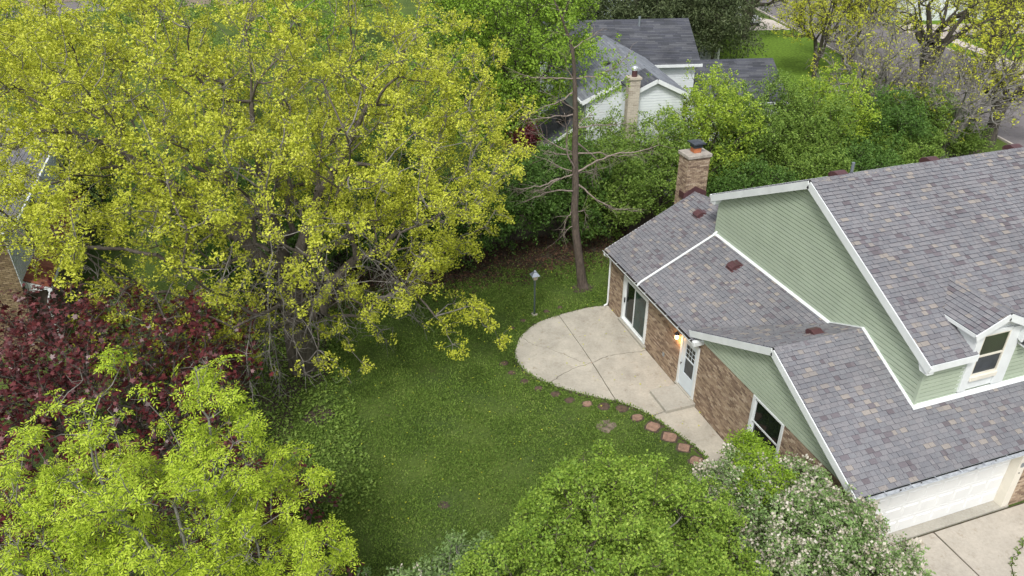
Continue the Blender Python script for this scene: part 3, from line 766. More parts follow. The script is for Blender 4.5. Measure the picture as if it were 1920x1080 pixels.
m = MB(); m.box(.88, 1.12, -14.07, -13.76, .02, 2.69); m.box(6.08, 6.35, -14.07, -13.76, .02, 2.69); m.box(1.12, 6.08, -14.07, -13.76, 2.36, 2.69); m.build('door_casing', 'cream', H, bevel=.008)
m = MB(); m.box(6.15, 6.24, -14.10, -14.07, 1.62, 1.76); m.build('keypad', 'galv', H)
m = MB(); m.tube([(6.20, -14.07, 1.38), (6.20, -14.085, 1.38)], .02, 8); m.build('doorbell', 'dark', H)
# dormer -------------------------------------------------------------------
DM = thing('dormer', None, None); DM.parent = H
cx, yf = 4.98, -13.0; hw = .97; ezd = 5.93; az = 6.40; sd_ = (az - ezd) / hw
def back_y(z): return MY - (MZ - z) / SM
apb = back_y(az); epb = back_y(ezd)
for sgn in (-1, 1):
    L = [(cx, yf, az), (cx + sgn * hw, yf, ezd), (cx + sgn * hw, epb, ezd), (cx, apb, az)]
    n = (Vector(L[1]) - Vector(L[0])).cross(Vector(L[2]) - Vector(L[0])).normalized()
    if n.z < 0: n = -n; L = L[::-1]
    m = MB(); m.prism([Vector(p) - n * .06 for p in L], n * .056); m.build('dormer_deck', 'deck', DM)
    if sgn < 0: frd = frame_of((cx - hw, epb, ezd), (0, -1, 0), (hw, 0, az - ezd)); sl = math.hypot(hw, az - ezd); fc = [(0, 0), (epb - yf, 0), (epb - yf, sl), (epb - apb, sl)]
    else: frd = frame_of((cx + hw, yf, ezd), (0, 1, 0), (-hw, 0, az - ezd)); fc = [(0, 0), (epb - yf, 0), (apb - yf, sl), (0, sl)]
    shingles(DM, frd, [fc], 30 + sgn, 0)
    m = MB(); m.bar((cx, yf - .015, az - .11), (cx + sgn * (hw + .02), yf - .015, ezd - .11), .03, .20); m.build('rake_board', 'white', DM)
    m = MB(); m.bar((cx + sgn * (hw + .012), yf - .01, ezd - .055), (cx + sgn * (hw + .012), epb + .1, ezd - .055), .024, .10); m.build('eave_fascia', 'white', DM)
    xs = cx + sgn * (hw - .10)
    m = MB(); m.prism([(xs, yf + .01, ezd - .05), (xs, epb + .05, ezd - .05), (xs, yf + .01, mf_z(yf) - .05)][::sgn], (-sgn * .08, 0, 0)); m.build('dormer_cheek', 'white', DM)
ridge_caps((cx, yf, az), (cx, apb, az), (-hw, 0, ezd - az), (hw, 0, ezd - az), DM, 5, wd=.12)
m = MB(); m.prism([(cx - .80, -12.80, 3.86), (cx - .80, -12.80, 5.86), (cx, -12.80, 6.28), (cx + .88, -12.80, 5.86), (cx + .88, -12.80, 3.86)], (0, .15, 0)); m.build('dormer_wall', 'white', DM)
m = MB()
gx0, gx1, gz0, gz1 = 4.56, 5.42, 4.40, 5.66
m.box(cx - .72, gx0 - .04, -12.86, -12.80, 3.87, 5.78); m.box(gx1 + .04, cx + .88, -12.86, -12.80, 3.87, 5.78); m.box(gx0 - .04, gx1 + .04, -12.86, -12.80, gz1 + .04, 5.82); m.build('window_casing', 'white', DM, bevel=.008)
m = MB(); m.box(gx0 - .04, gx1 + .04, -12.90, -12.80, 4.20, 4.34); m.build('window_sill', 'cream', DM, bevel=.01)
q = MB()
for a, b, c, d in ((gx0 - .04, gx0, gz0 - .06, gz1 + .04), (gx1, gx1 + .04, gz0 - .06, gz1 + .04), (gx0, gx1, gz0 - .06, gz0), (gx0, gx1, gz1, gz1 + .04), (gx0, gx1, 4.97, 5.03)): q.box(a, b, -12.85, -12.805, c, d)
wf = q.build('window_frame', 'cream', DM)
q = MB(); q.box(gx0, gx1, -12.815, -12.808, gz0, 4.97); q.build('window_pane', 'glass_grey', wf)
q = MB(); q.box(gx0, gx1, -12.825, -12.818, 5.03, gz1); q.build('window_pane', 'glass_green', wf)
# chimney --------------------------------------------------------------------
CH = thing('chimney', None, None); CH.parent = H
cx0, cx1, cy0, cy1, cz1 = 3.15, 4.10, .13, .86, 6.10
m = MB(); m.box(cx0 + .008, cx1 - .008, cy0 + .008, cy1 - .008, 0, cz1); m.build('chimney_core', 'mortar', CH)
bricks(CH, (Vector((cx0, cy0, 0)), Vector((1, 0, 0)), Vector((0, 0, 1)), Vector((0, -1, 0))), [(0, 3.9), (cx1 - cx0, 3.9), (cx1 - cx0, cz1), (0, cz1)], [], 40, 0)
bricks(CH, (Vector((cx0, cy1, 0)), Vector((0, -1, 0)), Vector((0, 0, 1)), Vector((-1, 0, 0))), [(0, 0), (cy1 - cy0, 0), (cy1 - cy0, cz1), (0, cz1)], [], 41, 0)
bricks(CH, (Vector((cx1, cy0, 0)), Vector((0, 1, 0)), Vector((0, 0, 1)), Vector((1, 0, 0))), [(0, 3.0), (cy1 - cy0, 3.0), (cy1 - cy0, cz1), (0, cz1)], [], 42, 0)
m = MB(); m.box(cx0 - .06, cx1 + .06, cy0 - .06, cy1 + .06, cz1, cz1 + .13); m.build('chimney_cap_slab', 'capstone', CH, bevel=.015)
m = MB(); m.box(3.48, 3.80, .34, .66, cz1 + .13, cz1 + .36); m.build('flue', 'flue', CH, bevel=.02)
m = MB(); m.box(3.46, 3.82, .32, .68, cz1 + .34, cz1 + .50); m.build('spark_guard', 'capblack', CH)
m = MB(); n0 = len(m.v)
m.prism([(3.37, .23, cz1 + .50), (3.91, .23, cz1 + .50), (3.91, .77, cz1 + .50), (3.37, .77, cz1 + .50)], (0, 0, .05)); m.v += [(3.64, .5, cz1 + .62)]; k = len(m.v) - 1; m.f += [(4, 5, k), (5, 6, k), (6, 7, k), (7, 4, k)]
m.build('chimney_hood', 'capblack', CH)
m = MB(); rz = fam_z(3.58)
for xa, xb in ((3.12, 3.58), (3.58, 4.13)):
    za, zb_ = rz - S1 * abs(xa - 3.58), rz - S1 * abs(xb - 3.58)
    m.prism([(xa, .105, za), (xb, .105, zb_), (xb, .105, zb_ + .24), (xa, .105, za + .24)], (0, .02, 0))
m.prism([(3.09, .10, rz - .26), (3.09, .10, rz), (3.09, .5, rz), (3.09, .5, rz - .26)], (.03, 0, 0)); m.build('flashing', 'maroon', CH)
# roof vents -------------------------------------------------------------------
def roof_vent(p, fall, mat='maroon', s=1.0):
    """small hooded box vent opening toward fall"""
    f = Vector(fall).normalized(); a = Vector((f.y, -f.x, 0)).normalized(); n = a.cross(f).normalized()
    if n.z < 0: n = -n
    p = Vector(p); m = MB(); W, L, Hh = .17 * s, .2 * s, .16 * s
    prof = [(-L, .0), (L, .0), (L, Hh * .75), (L * .55, Hh), (-L * .3, Hh * .9), (-L, Hh * .15)]
    m.prism([p - a * W + f * u + n * v for u, v in prof], a * 2 * W)
    o = m.build('roof_vent', mat, H, bevel=.012)
    m = MB(); q = [p - a * (W + .06) - f * (L + .05) + n * .014, p + a * (W + .06) - f * (L + .05) + n * .014, p + a * (W + .06) + f * (L + .04) + n * .014, p - a * (W + .06) + f * (L + .04) + n * .014]
    m.prism(q, n * .006); m.build('vent_base', mat, o)
roof_vent((3.0, -1.30, fam_z(3.0)), (-1, 0, -S1)); roof_vent((2.32, -4.85, fam_z(2.32)), (-1, 0, -S1)); roof_vent((1.62, -9.98, rear_z(-9.98)), (0, 1, -SG))
for x in (3.95, 7.5, 11.0): roof_vent((x, MY + .32, MZ - SM * .32), (0, 1, -SM), s=1.15)
m = MB(); m.tube([(4.55, -6.9, MZ - .3), (4.55, -6.9, MZ + .15)], .05, 12); m.build('vent_pipe', 'galv', H)
# gutters -----------------------------------------------------------------------
def gutter(a, b, out, mat, wd=.12, dp=.11, name='gutter', fill=True):
    """open K trough from a to b along the eave; out = outward unit"""
    a = Vector(a); b = Vector(b); out = Vector(out); up_ = Vector((0, 0, 1)); d = (b - a)
    prof = [(0, 0), (0, -dp), (wd * .7, -dp), (wd * .78, -dp * .45), (wd, -dp * .3), (wd, 0), (wd + .012, 0.003), (wd + .012, -dp * .33), (wd * .8, -dp * .55), (wd * .74, -dp - .006), (-.004, -dp - .006), (-.004, 0)]
    m = MB(); m.prism([a + out * u + up_ * v for u, v in prof], d); g = m.build(name, mat, H)
    if fill:
        m = MB(); m.prism([a + out * .005 - up_ * dp * .98, a + out * wd * .7 - up_ * dp * .98, a + out * wd * .76 - up_ * dp * .5, a + out * .005 - up_ * dp * .5], d); m.build('gutter_debris', 'debris', g)
    L = d.length; k = 0; t = .4; m = MB()
    while t < L:
        p = a + d.normalized() * t; m.bar(p + up_ * .0, p + out * wd + up_ * .0, .02, .006); t += .8
    m.build('gutter_strap', mat, g); return g
gutter((EX + .015, .12, ZE - .02), (EX + .015, -6.87, ZE - .02), (-1, 0, 0), 'white', .10, .09)
gutter((13, -14.49, front_z(-14.5) - .03), (GX - .02, -14.49, front_z(-14.5) - .03), (0, -1, 0), 'alu', .15, .06, fill=False)
m = MB(); m.box(GX, 13, -14.49, -14.46, front_z(-14.5) - .2, front_z(-14.5) - .02); m.build('eave_fascia', 'white', H)
m = MB(); m.box(EX + .005, .012, -6.88, .10, 2.58, 2.60); m.box(EX + .015, EX + .035, -6.87, .12, 2.55, 2.69); m.build('eave_soffit', 'white', H)
m = MB(); m.box(EX - .10, .012, -7.02, -6.875, 2.60, 2.78); m.build('gutter_end_box', 'white', H, bevel=.015)
m = MB(); m.prism([(EX, .13, ZE - .16), (EX, .13, ZE), (3.58, .13, fam_z(3.58)), (3.58, .13, fam_z(3.58) - .16)], (0, -.03, 0)); m.build('rake_board', 'white', H)
rg = random.Random(77); m = MB()
for k in range(11):
    x = rg.uniform(.4, 7.5); y = -14.49 - rg.uniform(.03, .12); z = front_z(-14.5) - .088; a = rg.uniform(0, 3.1); q = rg.uniform(.018, .045)
    m.prism([(x - q * math.cos(a), y - q * .5 * math.sin(a), z), (x + q * .5 * math.sin(a), y - q * .5, z), (x + q * math.cos(a), y + q * .5 * math.sin(a), z), (x, y + q * .5, z)], (0, 0, .012))
m.build('gutter_leaves', 'debris', H, kind='stuff')
# downspouts
m = MB(); m.tube([(EX - .05, .03, 2.62), (EX - .04, .03, 2.50), (-.09, .02, 2.33), (-.06, -.0, 2.2), (-.06, .0, .22), (-.08, .0, .12), (-.22, .0, .06)], .04, 8); m.build('downspout', 'white', H)
m = MB()
P_ = [(XW - .05, -2.86, fam_z(XW) + .38), (XW - .09, -2.86, fam_z(XW) + .10)]
m.tube([(XW - .04, -2.88, fam_z(XW) + .12), (XW - .15, -2.88, fam_z(XW - .15) + .075), (EX + .10, -2.88, fam_z(EX + .10) + .075), (EX - .02, -2.88, fam_z(EX) + .03), (EX - .05, -2.88, ZE - .04)], .043, 8); m.build('downspout', 'white', H)
# wall lantern, meter box -----------------------------------------------------------
WL = thing('wall_lantern', None, None, (-.12, -5.58, 2.1)); WL.parent = H
m = MB(); m.tube([(-.012, -5.58, 2.20), (-.03, -5.58, 2.20)], .06, 12); m.tube([(-.02, -5.58, 2.2), (-.09, -5.58, 2.30), (-.14, -5.58, 2.26)], .012, 6); m.build('bracket', 'dark', WL)
m = MB(); m.tube([(-.14, -5.58, 2.27), (-.14, -5.58, 2.23), (-.14, -5.58, 2.15)], [.02, .05, .10], 10); m.build('lamp_shade', 'dark', WL)
m = MB(); m.tube([(-.14, -5.58, 2.15), (-.14, -5.58, 2.10), (-.14, -5.58, 1.98), (-.14, -5.58, 1.95)], [.05, .06, .055, .02], 12); m.build('bulb', 'bulb', WL, smooth=True)
pl = bpy.data.lights.new('lantern_light', 'POINT'); pl.energy = 5; pl.color = (1, .45, .14); pl.shadow_soft_size = .05
po = bpy.data.objects.new('lantern_light', pl); COL.objects.link(po); po.location = (-.16, -5.58, 1.90)
m = MB(); m.box(-.035, -.008, -4.74, -4.62, .58, .74); m.build('outlet_cover', 'galv', H, bevel=.01)
# step at the storm door
m = MB(); m.box(-1.16, -.015, -7.07, -5.85, .03, .175); m.build('door_step', 'stepc', None, bevel=.02, label='low rectangular concrete step on the patio in front of the white storm door', cat='step')

# ------------------------------------------------------------------ lamp post and stones
LP = thing('lamp_post', 'dark green metal lamp post with a square lantern standing on the lawn beside the patio', 'lamp post', (-3.21, .38, 0))
lx, ly = -3.21, .38
m = MB(); m.tube([(lx, ly, 0), (lx, ly, .05)], .13, 14); m.build('concrete_base', 'capstone', LP)
m = MB(); m.tube([(lx, ly, .04), (lx, ly, 1.66)], .038, 12); m.build('post', 'post', LP)
m = MB(); m.tube([(lx, ly, 1.40), (lx, ly, 1.66), (lx, ly, 1.70)], [.045, .045, .07], 12); m.build('collar', 'post', LP)
m = MB()
def frus(m, c, w0, w1, z0, z1):
    k = len(m.v)
    for w_, z in ((w0, z0), (w1, z1)): m.v += [(c[0] - w_, c[1] - w_, z), (c[0] + w_, c[1] - w_, z), (c[0] + w_, c[1] + w_, z), (c[0] - w_, c[1] + w_, z)]
    m.f += [(k + 3, k + 2, k + 1, k), (k + 4, k + 5, k + 6, k + 7)] + [(k + i, k + (i + 1) % 4, k + 4 + (i + 1) % 4, k + 4 + i) for i in range(4)]
frus(m, (lx, ly), .07, .105, 1.70, 1.90); m.build('lantern_glass', 'frost', LP)
m = MB()
for sx in (-1, 1):
    for sy in (-1, 1): m.tube([(lx + sx * .07, ly + sy * .07, 1.69), (lx + sx * .107, ly + sy * .107, 1.91)], .008, 4)
m.build('lantern_frame', 'galv', LP)
m = MB(); frus(m, (lx, ly), .175, .05, 1.90, 2.04); frus(m, (lx, ly), .055, .01, 2.07, 2.13); frus(m, (lx, ly), .05, .05, 2.05, 2.07); m.build('lantern_roof', 'galv', LP, bevel=.006)

ST = [(-2.64, .44, .17, 0, 'small brown stone set in the grass just right of the lamp post'), (-1.99, .56, .15, 0, 'small brown stone in the grass, nearest the far end of the patio'),
      (-3.80, .10, .16, 0, 'dark stone in the grass just left of the lamp post'), (-4.42, -.26, .16, 0, 'dark stone at the upper left of the round patio edge'),
      (-5.48, -2.44, .2, 0, 'dark stone at the leftmost point of the patio edge'), (-5.40, -3.10, .18, 0, 'dark stone just below the leftmost point of the patio'),
      (-5.12, -3.74, .19, 0, 'round brown stone at the lower left patio curve, third from the patio tip'), (-4.80, -4.30, .2, 0, 'brown stone fourth from the tip of the patio curve, among the dark ones'),
      (-4.36, -4.80, .23, 0, 'brown stone below the long patio crack end'), (-3.98, -5.27, .22, 0, 'brown stone just left of the lone reddish one'),
      (-3.49, -5.68, .25, 1, 'lone reddish stone in the grass below the patio joint'), (-2.99, -5.99, .28, 0, 'dark sunken stone just right of the lone reddish one'), (-2.46, -6.30, .27, 0, 'dark sunken stone midway along the lower patio edge'),
      (-2.17, -6.90, .27, 1, 'oval red flagstone, first of the red row beside the step'), (-1.88, -7.50, .42, 2, 'square red flagstone left of the path, second of the red row'),
      (-1.60, -8.14, .43, 2, 'square red flagstone third in the red row beside the path'), (-1.42, -8.74, .36, 2, 'red flagstone fourth in the red row, partly under the bush leaves'), (-1.36, -9.4, .36, 2, 'red flagstone at the bush end of the row, mostly hidden by leaves')]
for i, (x, y, s, k, lab) in enumerate(ST):
    rg = random.Random(100 + i); n = 9 if k < 2 else 14; pts = []
    base_a = rg.random() * .4 + (.6 if k == 2 else 0)
    for j in range(n):
        a = 2 * math.pi * j / n; 
        if k == 2: rr = s * .62 / max(abs(math.cos(a - base_a)), abs(math.sin(a - base_a))) ** .9 * rg.uniform(.93, 1.03) * .85
        else: rr = s * .72 * rg.uniform(.82, 1.12)
        pts.append((x + rr * math.cos(a), y + rr * math.sin(a) * .9, -.02))
    m = MB(); m.prism(pts, (0, 0, .02 + (.035 if k else .016) + i * .0004))
    m.build('flagstone', ('brownstone', 'redstone', 'redstone')[k], None, bevel=.008, label=lab, cat='stone', group='stones edging the patio')
    sheet('soil_patch', [(x + (p[0] - x) * 1.3 + rg.uniform(-.03, .03), y + (p[1] - y) * 1.3 + rg.uniform(-.03, .03)) for p in pts], .0075 + i * .0001, 'soil')
BARE = [(-3.35, -6.9, .42), (-12.4, -3.2, .6), (-.45, 1.75, .55), (-9.4, -8.6, .22)]
for i, (x, y, s) in enumerate(BARE):
    rg = random.Random(300 + i); sheet('soil_patch', [(x + s * rg.uniform(.55, 1.1) * math.cos(a * .45), y + s * rg.uniform(.5, 1) * math.sin(a * .45)) for a in range(14)], .0105 + i * .0002, 'dirt' if i == 0 else 'soil')

# ------------------------------------------------------------------ plants: generators
def rot_mats(n, rg, tilt=math.pi):
    """random rotations: spin about z, then tilt up to tilt"""
    a = rg.uniform(0, 2 * np.pi, n); t = rg.uniform(0, tilt, n); b = rg.uniform(0, 2 * np.pi, n)
    def rz(x):
        c, s = np.cos(x), np.sin(x); o = np.zeros_like(x); l = np.ones_like(x)
        return np.stack([np.stack([c, -s, o], -1), np.stack([s, c, o], -1), np.stack([o, o, l], -1)], 1)
    c, s = np.cos(t), np.sin(t); o = np.zeros(n); l = np.ones(n)
    rx = np.stack([np.stack([l, o, o], -1), np.stack([o, c, -s], -1), np.stack([o, s, c], -1)], 1)
    return rz(b) @ rx @ rz(a)

def tmpl(leaves):
    """leaves: list of (N,3) point arrays with equal N -> (V, F)"""
    V = np.concatenate(leaves); k = len(leaves[0]); F = np.arange(len(V)).reshape(-1, k); return V, F

def leaf_quad(origin, d, L, W, rg, fold=.25):
    d = d / np.linalg.norm(d); s = np.cross(d, np.array([0, 0, 1.]) + rg.normal(size=3) * .45); s /= np.linalg.norm(s); n = np.cross(d, s)
    o = np.array(origin); return np.array([o, o + d * L * .55 + s * W / 2 + n * fold * W, o + d * L, o + d * L * .55 - s * W / 2 + n * fold * W * .2])

def T_cluster(seed, n, L, W, spread, upbias=.3, jit=.3, tri=False):
    rg = np.random.default_rng(seed); out = []
    for i in range(n):
        d = rg.normal(size=3); d[2] += upbias * 2; d /= np.linalg.norm(d)
        q = leaf_quad(d * spread * rg.uniform(.1, 1), d + rg.normal(size=3) * jit, L * rg.uniform(.7, 1.2), W * rg.uniform(.8, 1.2), rg)
        out.append(q[[0, 1, 3]] + (q[2] - q[0]) * np.array([[0.], [.35], [.1]]) if tri else q)
    return tmpl(out)
def T_ash(seed, nleaf=4, pairs=2, L=.14):
    """compound leaves arching out of a twig tip, narrow leaflets along each"""
    rg = np.random.default_rng(seed); out = []
    for i in range(nleaf):
        a = 2 * math.pi * (i + rg.uniform(-.3, .3)) / nleaf; d = np.array([math.cos(a), math.sin(a), rg.uniform(.2, 1.1)]); d /= np.linalg.norm(d)
        p = np.zeros(3)
        for k in range(pairs + 1):
            p = p + d * L * .55; d = d + np.array([0, 0, -.35]); d /= np.linalg.norm(d)
            side = np.cross(d, [0, 0, 1]); side /= np.linalg.norm(side)
            if k < pairs:
                for s in (-1, 1): out.append(leaf_quad(p, d * .7 + side * s, L * rg.uniform(.8, 1.1), L * .30, rg, .1))
            else: out.append(leaf_quad(p, d, L, L * .30, rg, .1))
    return tmpl(out)
def T_lobed(seed, n, L):
    """five-pointed leaves hanging from a shoot"""
    rg = np.random.default_rng(seed); out = []
    for i in range(n):
        a = rg.uniform(0, 6.28); c = np.array([math.cos(a), math.sin(a), rg.uniform(-.5, .4)]) * L * rg.uniform(.5, 1.3)
        nrm = np.array([rg.normal() * .5, rg.normal() * .5, 1.0]); nrm /= np.linalg.norm(nrm)
        u = np.cross(nrm, [math.cos(a + 1.5), math.sin(a + 1.5), 0]); u /= np.linalg.norm(u); v = np.cross(nrm, u)
        sz = L * rg.uniform(.6, 1.05); P = []
        for k, (ang, r) in enumerate([(0, 1), (28, .48), (52, .86), (88, .42), (120, .62), (180, .25), (240, .62), (272, .42), (308, .86), (332, .48)]):
            t = math.radians(ang); P.append(c + (u * math.cos(t) + v * math.sin(t)) * r * sz * .62 - nrm * .18 * sz * r * r)
        out.append(np.array(P))
    return tmpl(out)

def scatter(tms, pos, scale, rg, tilt):
    Vs, Fs, off = [], [], 0; which = rg.integers(0, len(tms), len(pos))
    for k, (V, F) in enumerate(tms):
        sel = which == k; p = pos[sel]; n = len(p)
        if not n: continue
        s = scale * rg.uniform(.7, 1.3, n)
        W = np.einsum('nij,mj->nmi', rot_mats(n, rg, tilt), V) * s[:, None, None] + p[:, None, :]
        Vs.append(W.reshape(-1, 3)); Fs.append((F[None] + (np.arange(n) * len(V))[:, None, None] + off).reshape(-1, F.shape[1])); off += n * len(V)
    return np.concatenate(Vs), np.concatenate(Fs)

def connect(nodes, parent, plen, pts, w=.35, dirbias=None):
    """attach pts (ordered) to the growing tree"""
    nodes = np.concatenate([nodes, np.zeros((len(pts), 3))]); plen = np.concatenate([plen, np.zeros(len(pts))]); parent = list(parent); n = len(parent)
    for p in pts:
        d = nodes[:n] - p; dist = np.sqrt((d * d).sum(1)); cost = dist + w * plen[:n] + .25 * np.maximum(0, nodes[:n, 2] - p[2])
        j = int(np.argmin(cost)); nodes[n] = p; plen[n] = plen[j] + dist[j]; parent.append(j); n += 1
    return nodes, parent, plen

def tubes(nodes, parent, rad, rg, wob=.06, sag=0.0, thin=1):
    """every edge as a bent tapering tube, fewer sides for thin ones"""
    nodes = np.asarray(nodes); par = np.array(parent); idx = np.arange(len(par))[par >= 0]
    A = nodes[par[idx]]; B = nodes[idx]; ra = np.minimum(rad[par[idx]], rad[idx] * 1.5 + .002); rb = rad[idx]
    Vs, Fs, off = [], [], 0
    for lo, hi, sides, segs in ((.05, 9, 10, 4), (.018, .05, 6, 3), (.009, .018, 3, 2), (.0, .009, 3, thin)):
        s = (rb >= lo) & (rb < hi); a, b, r0, r1 = A[s], B[s], ra[s], rb[s]; n = len(a)
        if not n: continue
        D = b - a; L = np.linalg.norm(D, axis=1, keepdims=True) + 1e-9; D /= L
        ref = np.where(np.abs(D[:, 2:3]) > .9, np.array([[1., 0, 0]]), np.array([[0, 0, 1.]])); X = np.cross(D, ref); X /= np.linalg.norm(X, axis=1, keepdims=True); Y = np.cross(D, X)
        j1 = rg.normal(size=(n, 1)) * wob * L; j2 = rg.normal(size=(n, 1)) * wob * L
        rings = []
        for k in range(segs + 1):
            t = k / segs; q = 4 * t * (1 - t); c = a + (b - a) * t + X * j1 * q + Y * j2 * q; c = c - np.array([[0, 0, 1.]]) * sag * L * q
            r = (r0 * (1 - t) + r1 * t)[:, None]
            ang = np.arange(sides) * 2 * np.pi / sides
            rings.append(c[:, None] + (X[:, None] * np.cos(ang)[None, :, None] + Y[:, None] * np.sin(ang)[None, :, None]) * r[:, :, None])
        V = np.stack(rings, 1).reshape(n, -1, 3); k_ = np.arange(sides); F = []
        for g in range(segs): F.append(np.stack([g * sides + k_, g * sides + (k_ + 1) % sides, (g + 1) * sides + (k_ + 1) % sides, (g + 1) * sides + k_], 1))
        F = np.concatenate(F); m_ = V.shape[1]
        Fs.append((F[None] + (np.arange(n) * m_)[:, None, None] + off).reshape(-1, 4)); Vs.append(V.reshape(-1, 3)); off += n * m_
    return np.concatenate(Vs), np.concatenate(Fs)

def ell_points(lobes, n, rg, shell=.45):
    vol = np.array([l[3] * l[4] * l[5] for l in lobes]) ** .8; vol /= vol.sum(); out = []
    for l, c in zip(lobes, rg.multinomial(n, vol)):
        d = rg.normal(size=(c, 3)); d /= np.linalg.norm(d, axis=1, keepdims=True); r = rg.uniform(0, 1, (c, 1)) ** shell
        out.append(np.array(l[:3]) + d * r * np.array(l[3:6]))
    return np.concatenate(out)

def tree(name, label, cat, base, stems, lobes, n1, n2, r2, leaf, tms, tscale, seed, group=None, rtip=.006, expo=.42, trunk_r=None, bark='bark_grey', twig=None,
         tilt=1.2, leaf_keep=None, shell=.45, w=.35, zmin=.3, wob=.07, sag=0., extra=None, droop=0., bare_twigs=0, per_tip=1, blossom=None, flare=1.5, thin=1, tipless=False):
    rg = np.random.default_rng(seed)
    root = thing(name, label, cat, base, group)
    nodes = [np.array(base, float)]; parent = [-1]
    for stx in stems:
        j = 0
        for p in stx: nodes.append(np.array(p, float)); parent.append(j); j = len(nodes) - 1
    nodes = np.array(nodes); nst = len(nodes); plen = np.zeros(nst)
    for i in range(1, nst): plen[i] = plen[parent[i]] + np.linalg.norm(nodes[i] - nodes[parent[i]])
    if zmin and n1: pass
    P1 = ell_points(lobes, n1, rg, shell); P1 = P1[P1[:, 2] > zmin]; c0 = nodes[nst - 1]
    P1 = P1[np.argsort(np.linalg.norm(P1 - nodes[min(2, nst - 1)], axis=1))]
    keepbase = nodes[0].copy(); plen[0] += 50                      # nothing sprouts from the root flare
    nodes, parent, plen = connect(nodes, parent, plen, P1, w)
    m1 = len(parent)
    # twigs round every first-level node
    src = np.repeat(np.arange(nst, m1), n2); d = rg.normal(size=(len(src), 3)); d /= np.linalg.norm(d, axis=1, keepdims=True)
    out = nodes[src] - np.array([np.mean([l[0] for l in lobes]), np.mean([l[1] for l in lobes]), np.mean([l[2] for l in lobes]) - 1.5]); out /= np.linalg.norm(out, axis=1, keepdims=True)
    d = d + out * .7; d[:, 2] -= droop; d /= np.linalg.norm(d, axis=1, keepdims=True)
    P2 = nodes[src] + d * rg.uniform(.3, 1, (len(src), 1)) * r2; P2 = P2[P2[:, 2] > zmin]
    P2 = P2[np.argsort(rg.uniform(size=len(P2)))]
    plen2 = plen.copy(); nodes, parent, plen = connect(nodes, parent, plen2, P2, .15)
    par = np.array(parent); N = len(par)
    leafc = np.zeros(N); haschild = np.zeros(N, bool); haschild[par[par >= 0]] = True; leafc[~haschild] = 1
    order = np.argsort(-plen); cnt = leafc.copy()
    order = np.arange(N)[::-1]
    for i in order:
        if par[i] >= 0: cnt[par[i]] += cnt[i]
    rad = rtip * np.maximum(cnt, 1) ** expo
    if trunk_r:
        f = trunk_r / rad[1]; big = rad > .03; rad = np.where(big, rad * (1 + (f - 1) * np.clip((rad - .03) / (rad[1] - .03 + 1e-6), 0, 1)), rad)
    rad[0] = rad[1] * flare
    thick = rad >= .02; 
    par_thick = np.where(thick, par, -1); par_thin = np.where(thick | (tipless & (np.arange(N) >= m1)), -1, par)
    V, F = tubes(nodes, par_thick, rad, rg, wob * .6)
    np_mesh('trunk', V, F, bark, root, smooth=True)
    if (par_thin >= 0).any():
        V, F = tubes(nodes, par_thin, rad, rg, wob * 1.6, sag, thin)
        np_mesh('twigs', V, F, twig or bark, root, kind='stuff')
    tips = np.arange(N)[(~haschild) | ((np.arange(N) >= m1))]
    pos = nodes[tips]
    if leaf_keep is not None: pos = pos[leaf_keep(pos, rg)]
    if per_tip > 1: pos = np.repeat(pos, per_tip, 0) + rg.normal(size=(len(pos) * per_tip, 3)) * tscale * .16
    if leaf and len(pos):
        if blossom:
            sel = blossom[3](pos, rg); V, F = scatter(blossom[1], pos[sel] + np.array([0, 0, .05]), blossom[2], rg, 1.2); np_mesh('blossoms', V, F, blossom[0], root, kind='stuff')
            pos = pos[rg.uniform(size=len(pos)) < blossom[4]]
        V, F = scatter(tms, pos, tscale, rg, tilt); np_mesh('crown', V, F, leaf, root, kind=None)
    return root

TM_FLOWER = [T_cluster(s, 31, .052, .058, .13, .25, tri=True) for s in range(6)]
TM_ASH = [T_ash(s, 4, 3, .098) for s in range(10, 16)]
TM_BUSH = [T_cluster(s, 20, .062, .062, .15, .35, tri=True) for s in range(80, 85)]
TM_RED = [T_lobed(s, 4, .17) for s in range(20, 25)]
TM_BROAD = [T_cluster(s, 13, .085, .085, .17, .35, tri=True) for s in range(30, 35)]
TM_SMALL = [T_cluster(s, 14, .06, .06, .13, .3, tri=True) for s in range(40, 45)]
TM_WHITE = [T_cluster(s, 7, .05, .05, .06, .5) for s in range(50, 55)]
TM_FAR = [T_cluster(s, 9, .12, .12, .22, .3, tri=True) for s in range(60, 65)]
TM_NEEDLE = [T_cluster(s, 10, .22, .07, .24, 0, tri=True) for s in range(70, 75)]
nz = lambda P, f, s=0: np.sin(P[:, 0] * f + s) * np.sin(P[:, 1] * f * 1.13 + 1.3 * s + 1) * np.sin(P[:, 2] * f * .9 + 2.1 * s + .5)

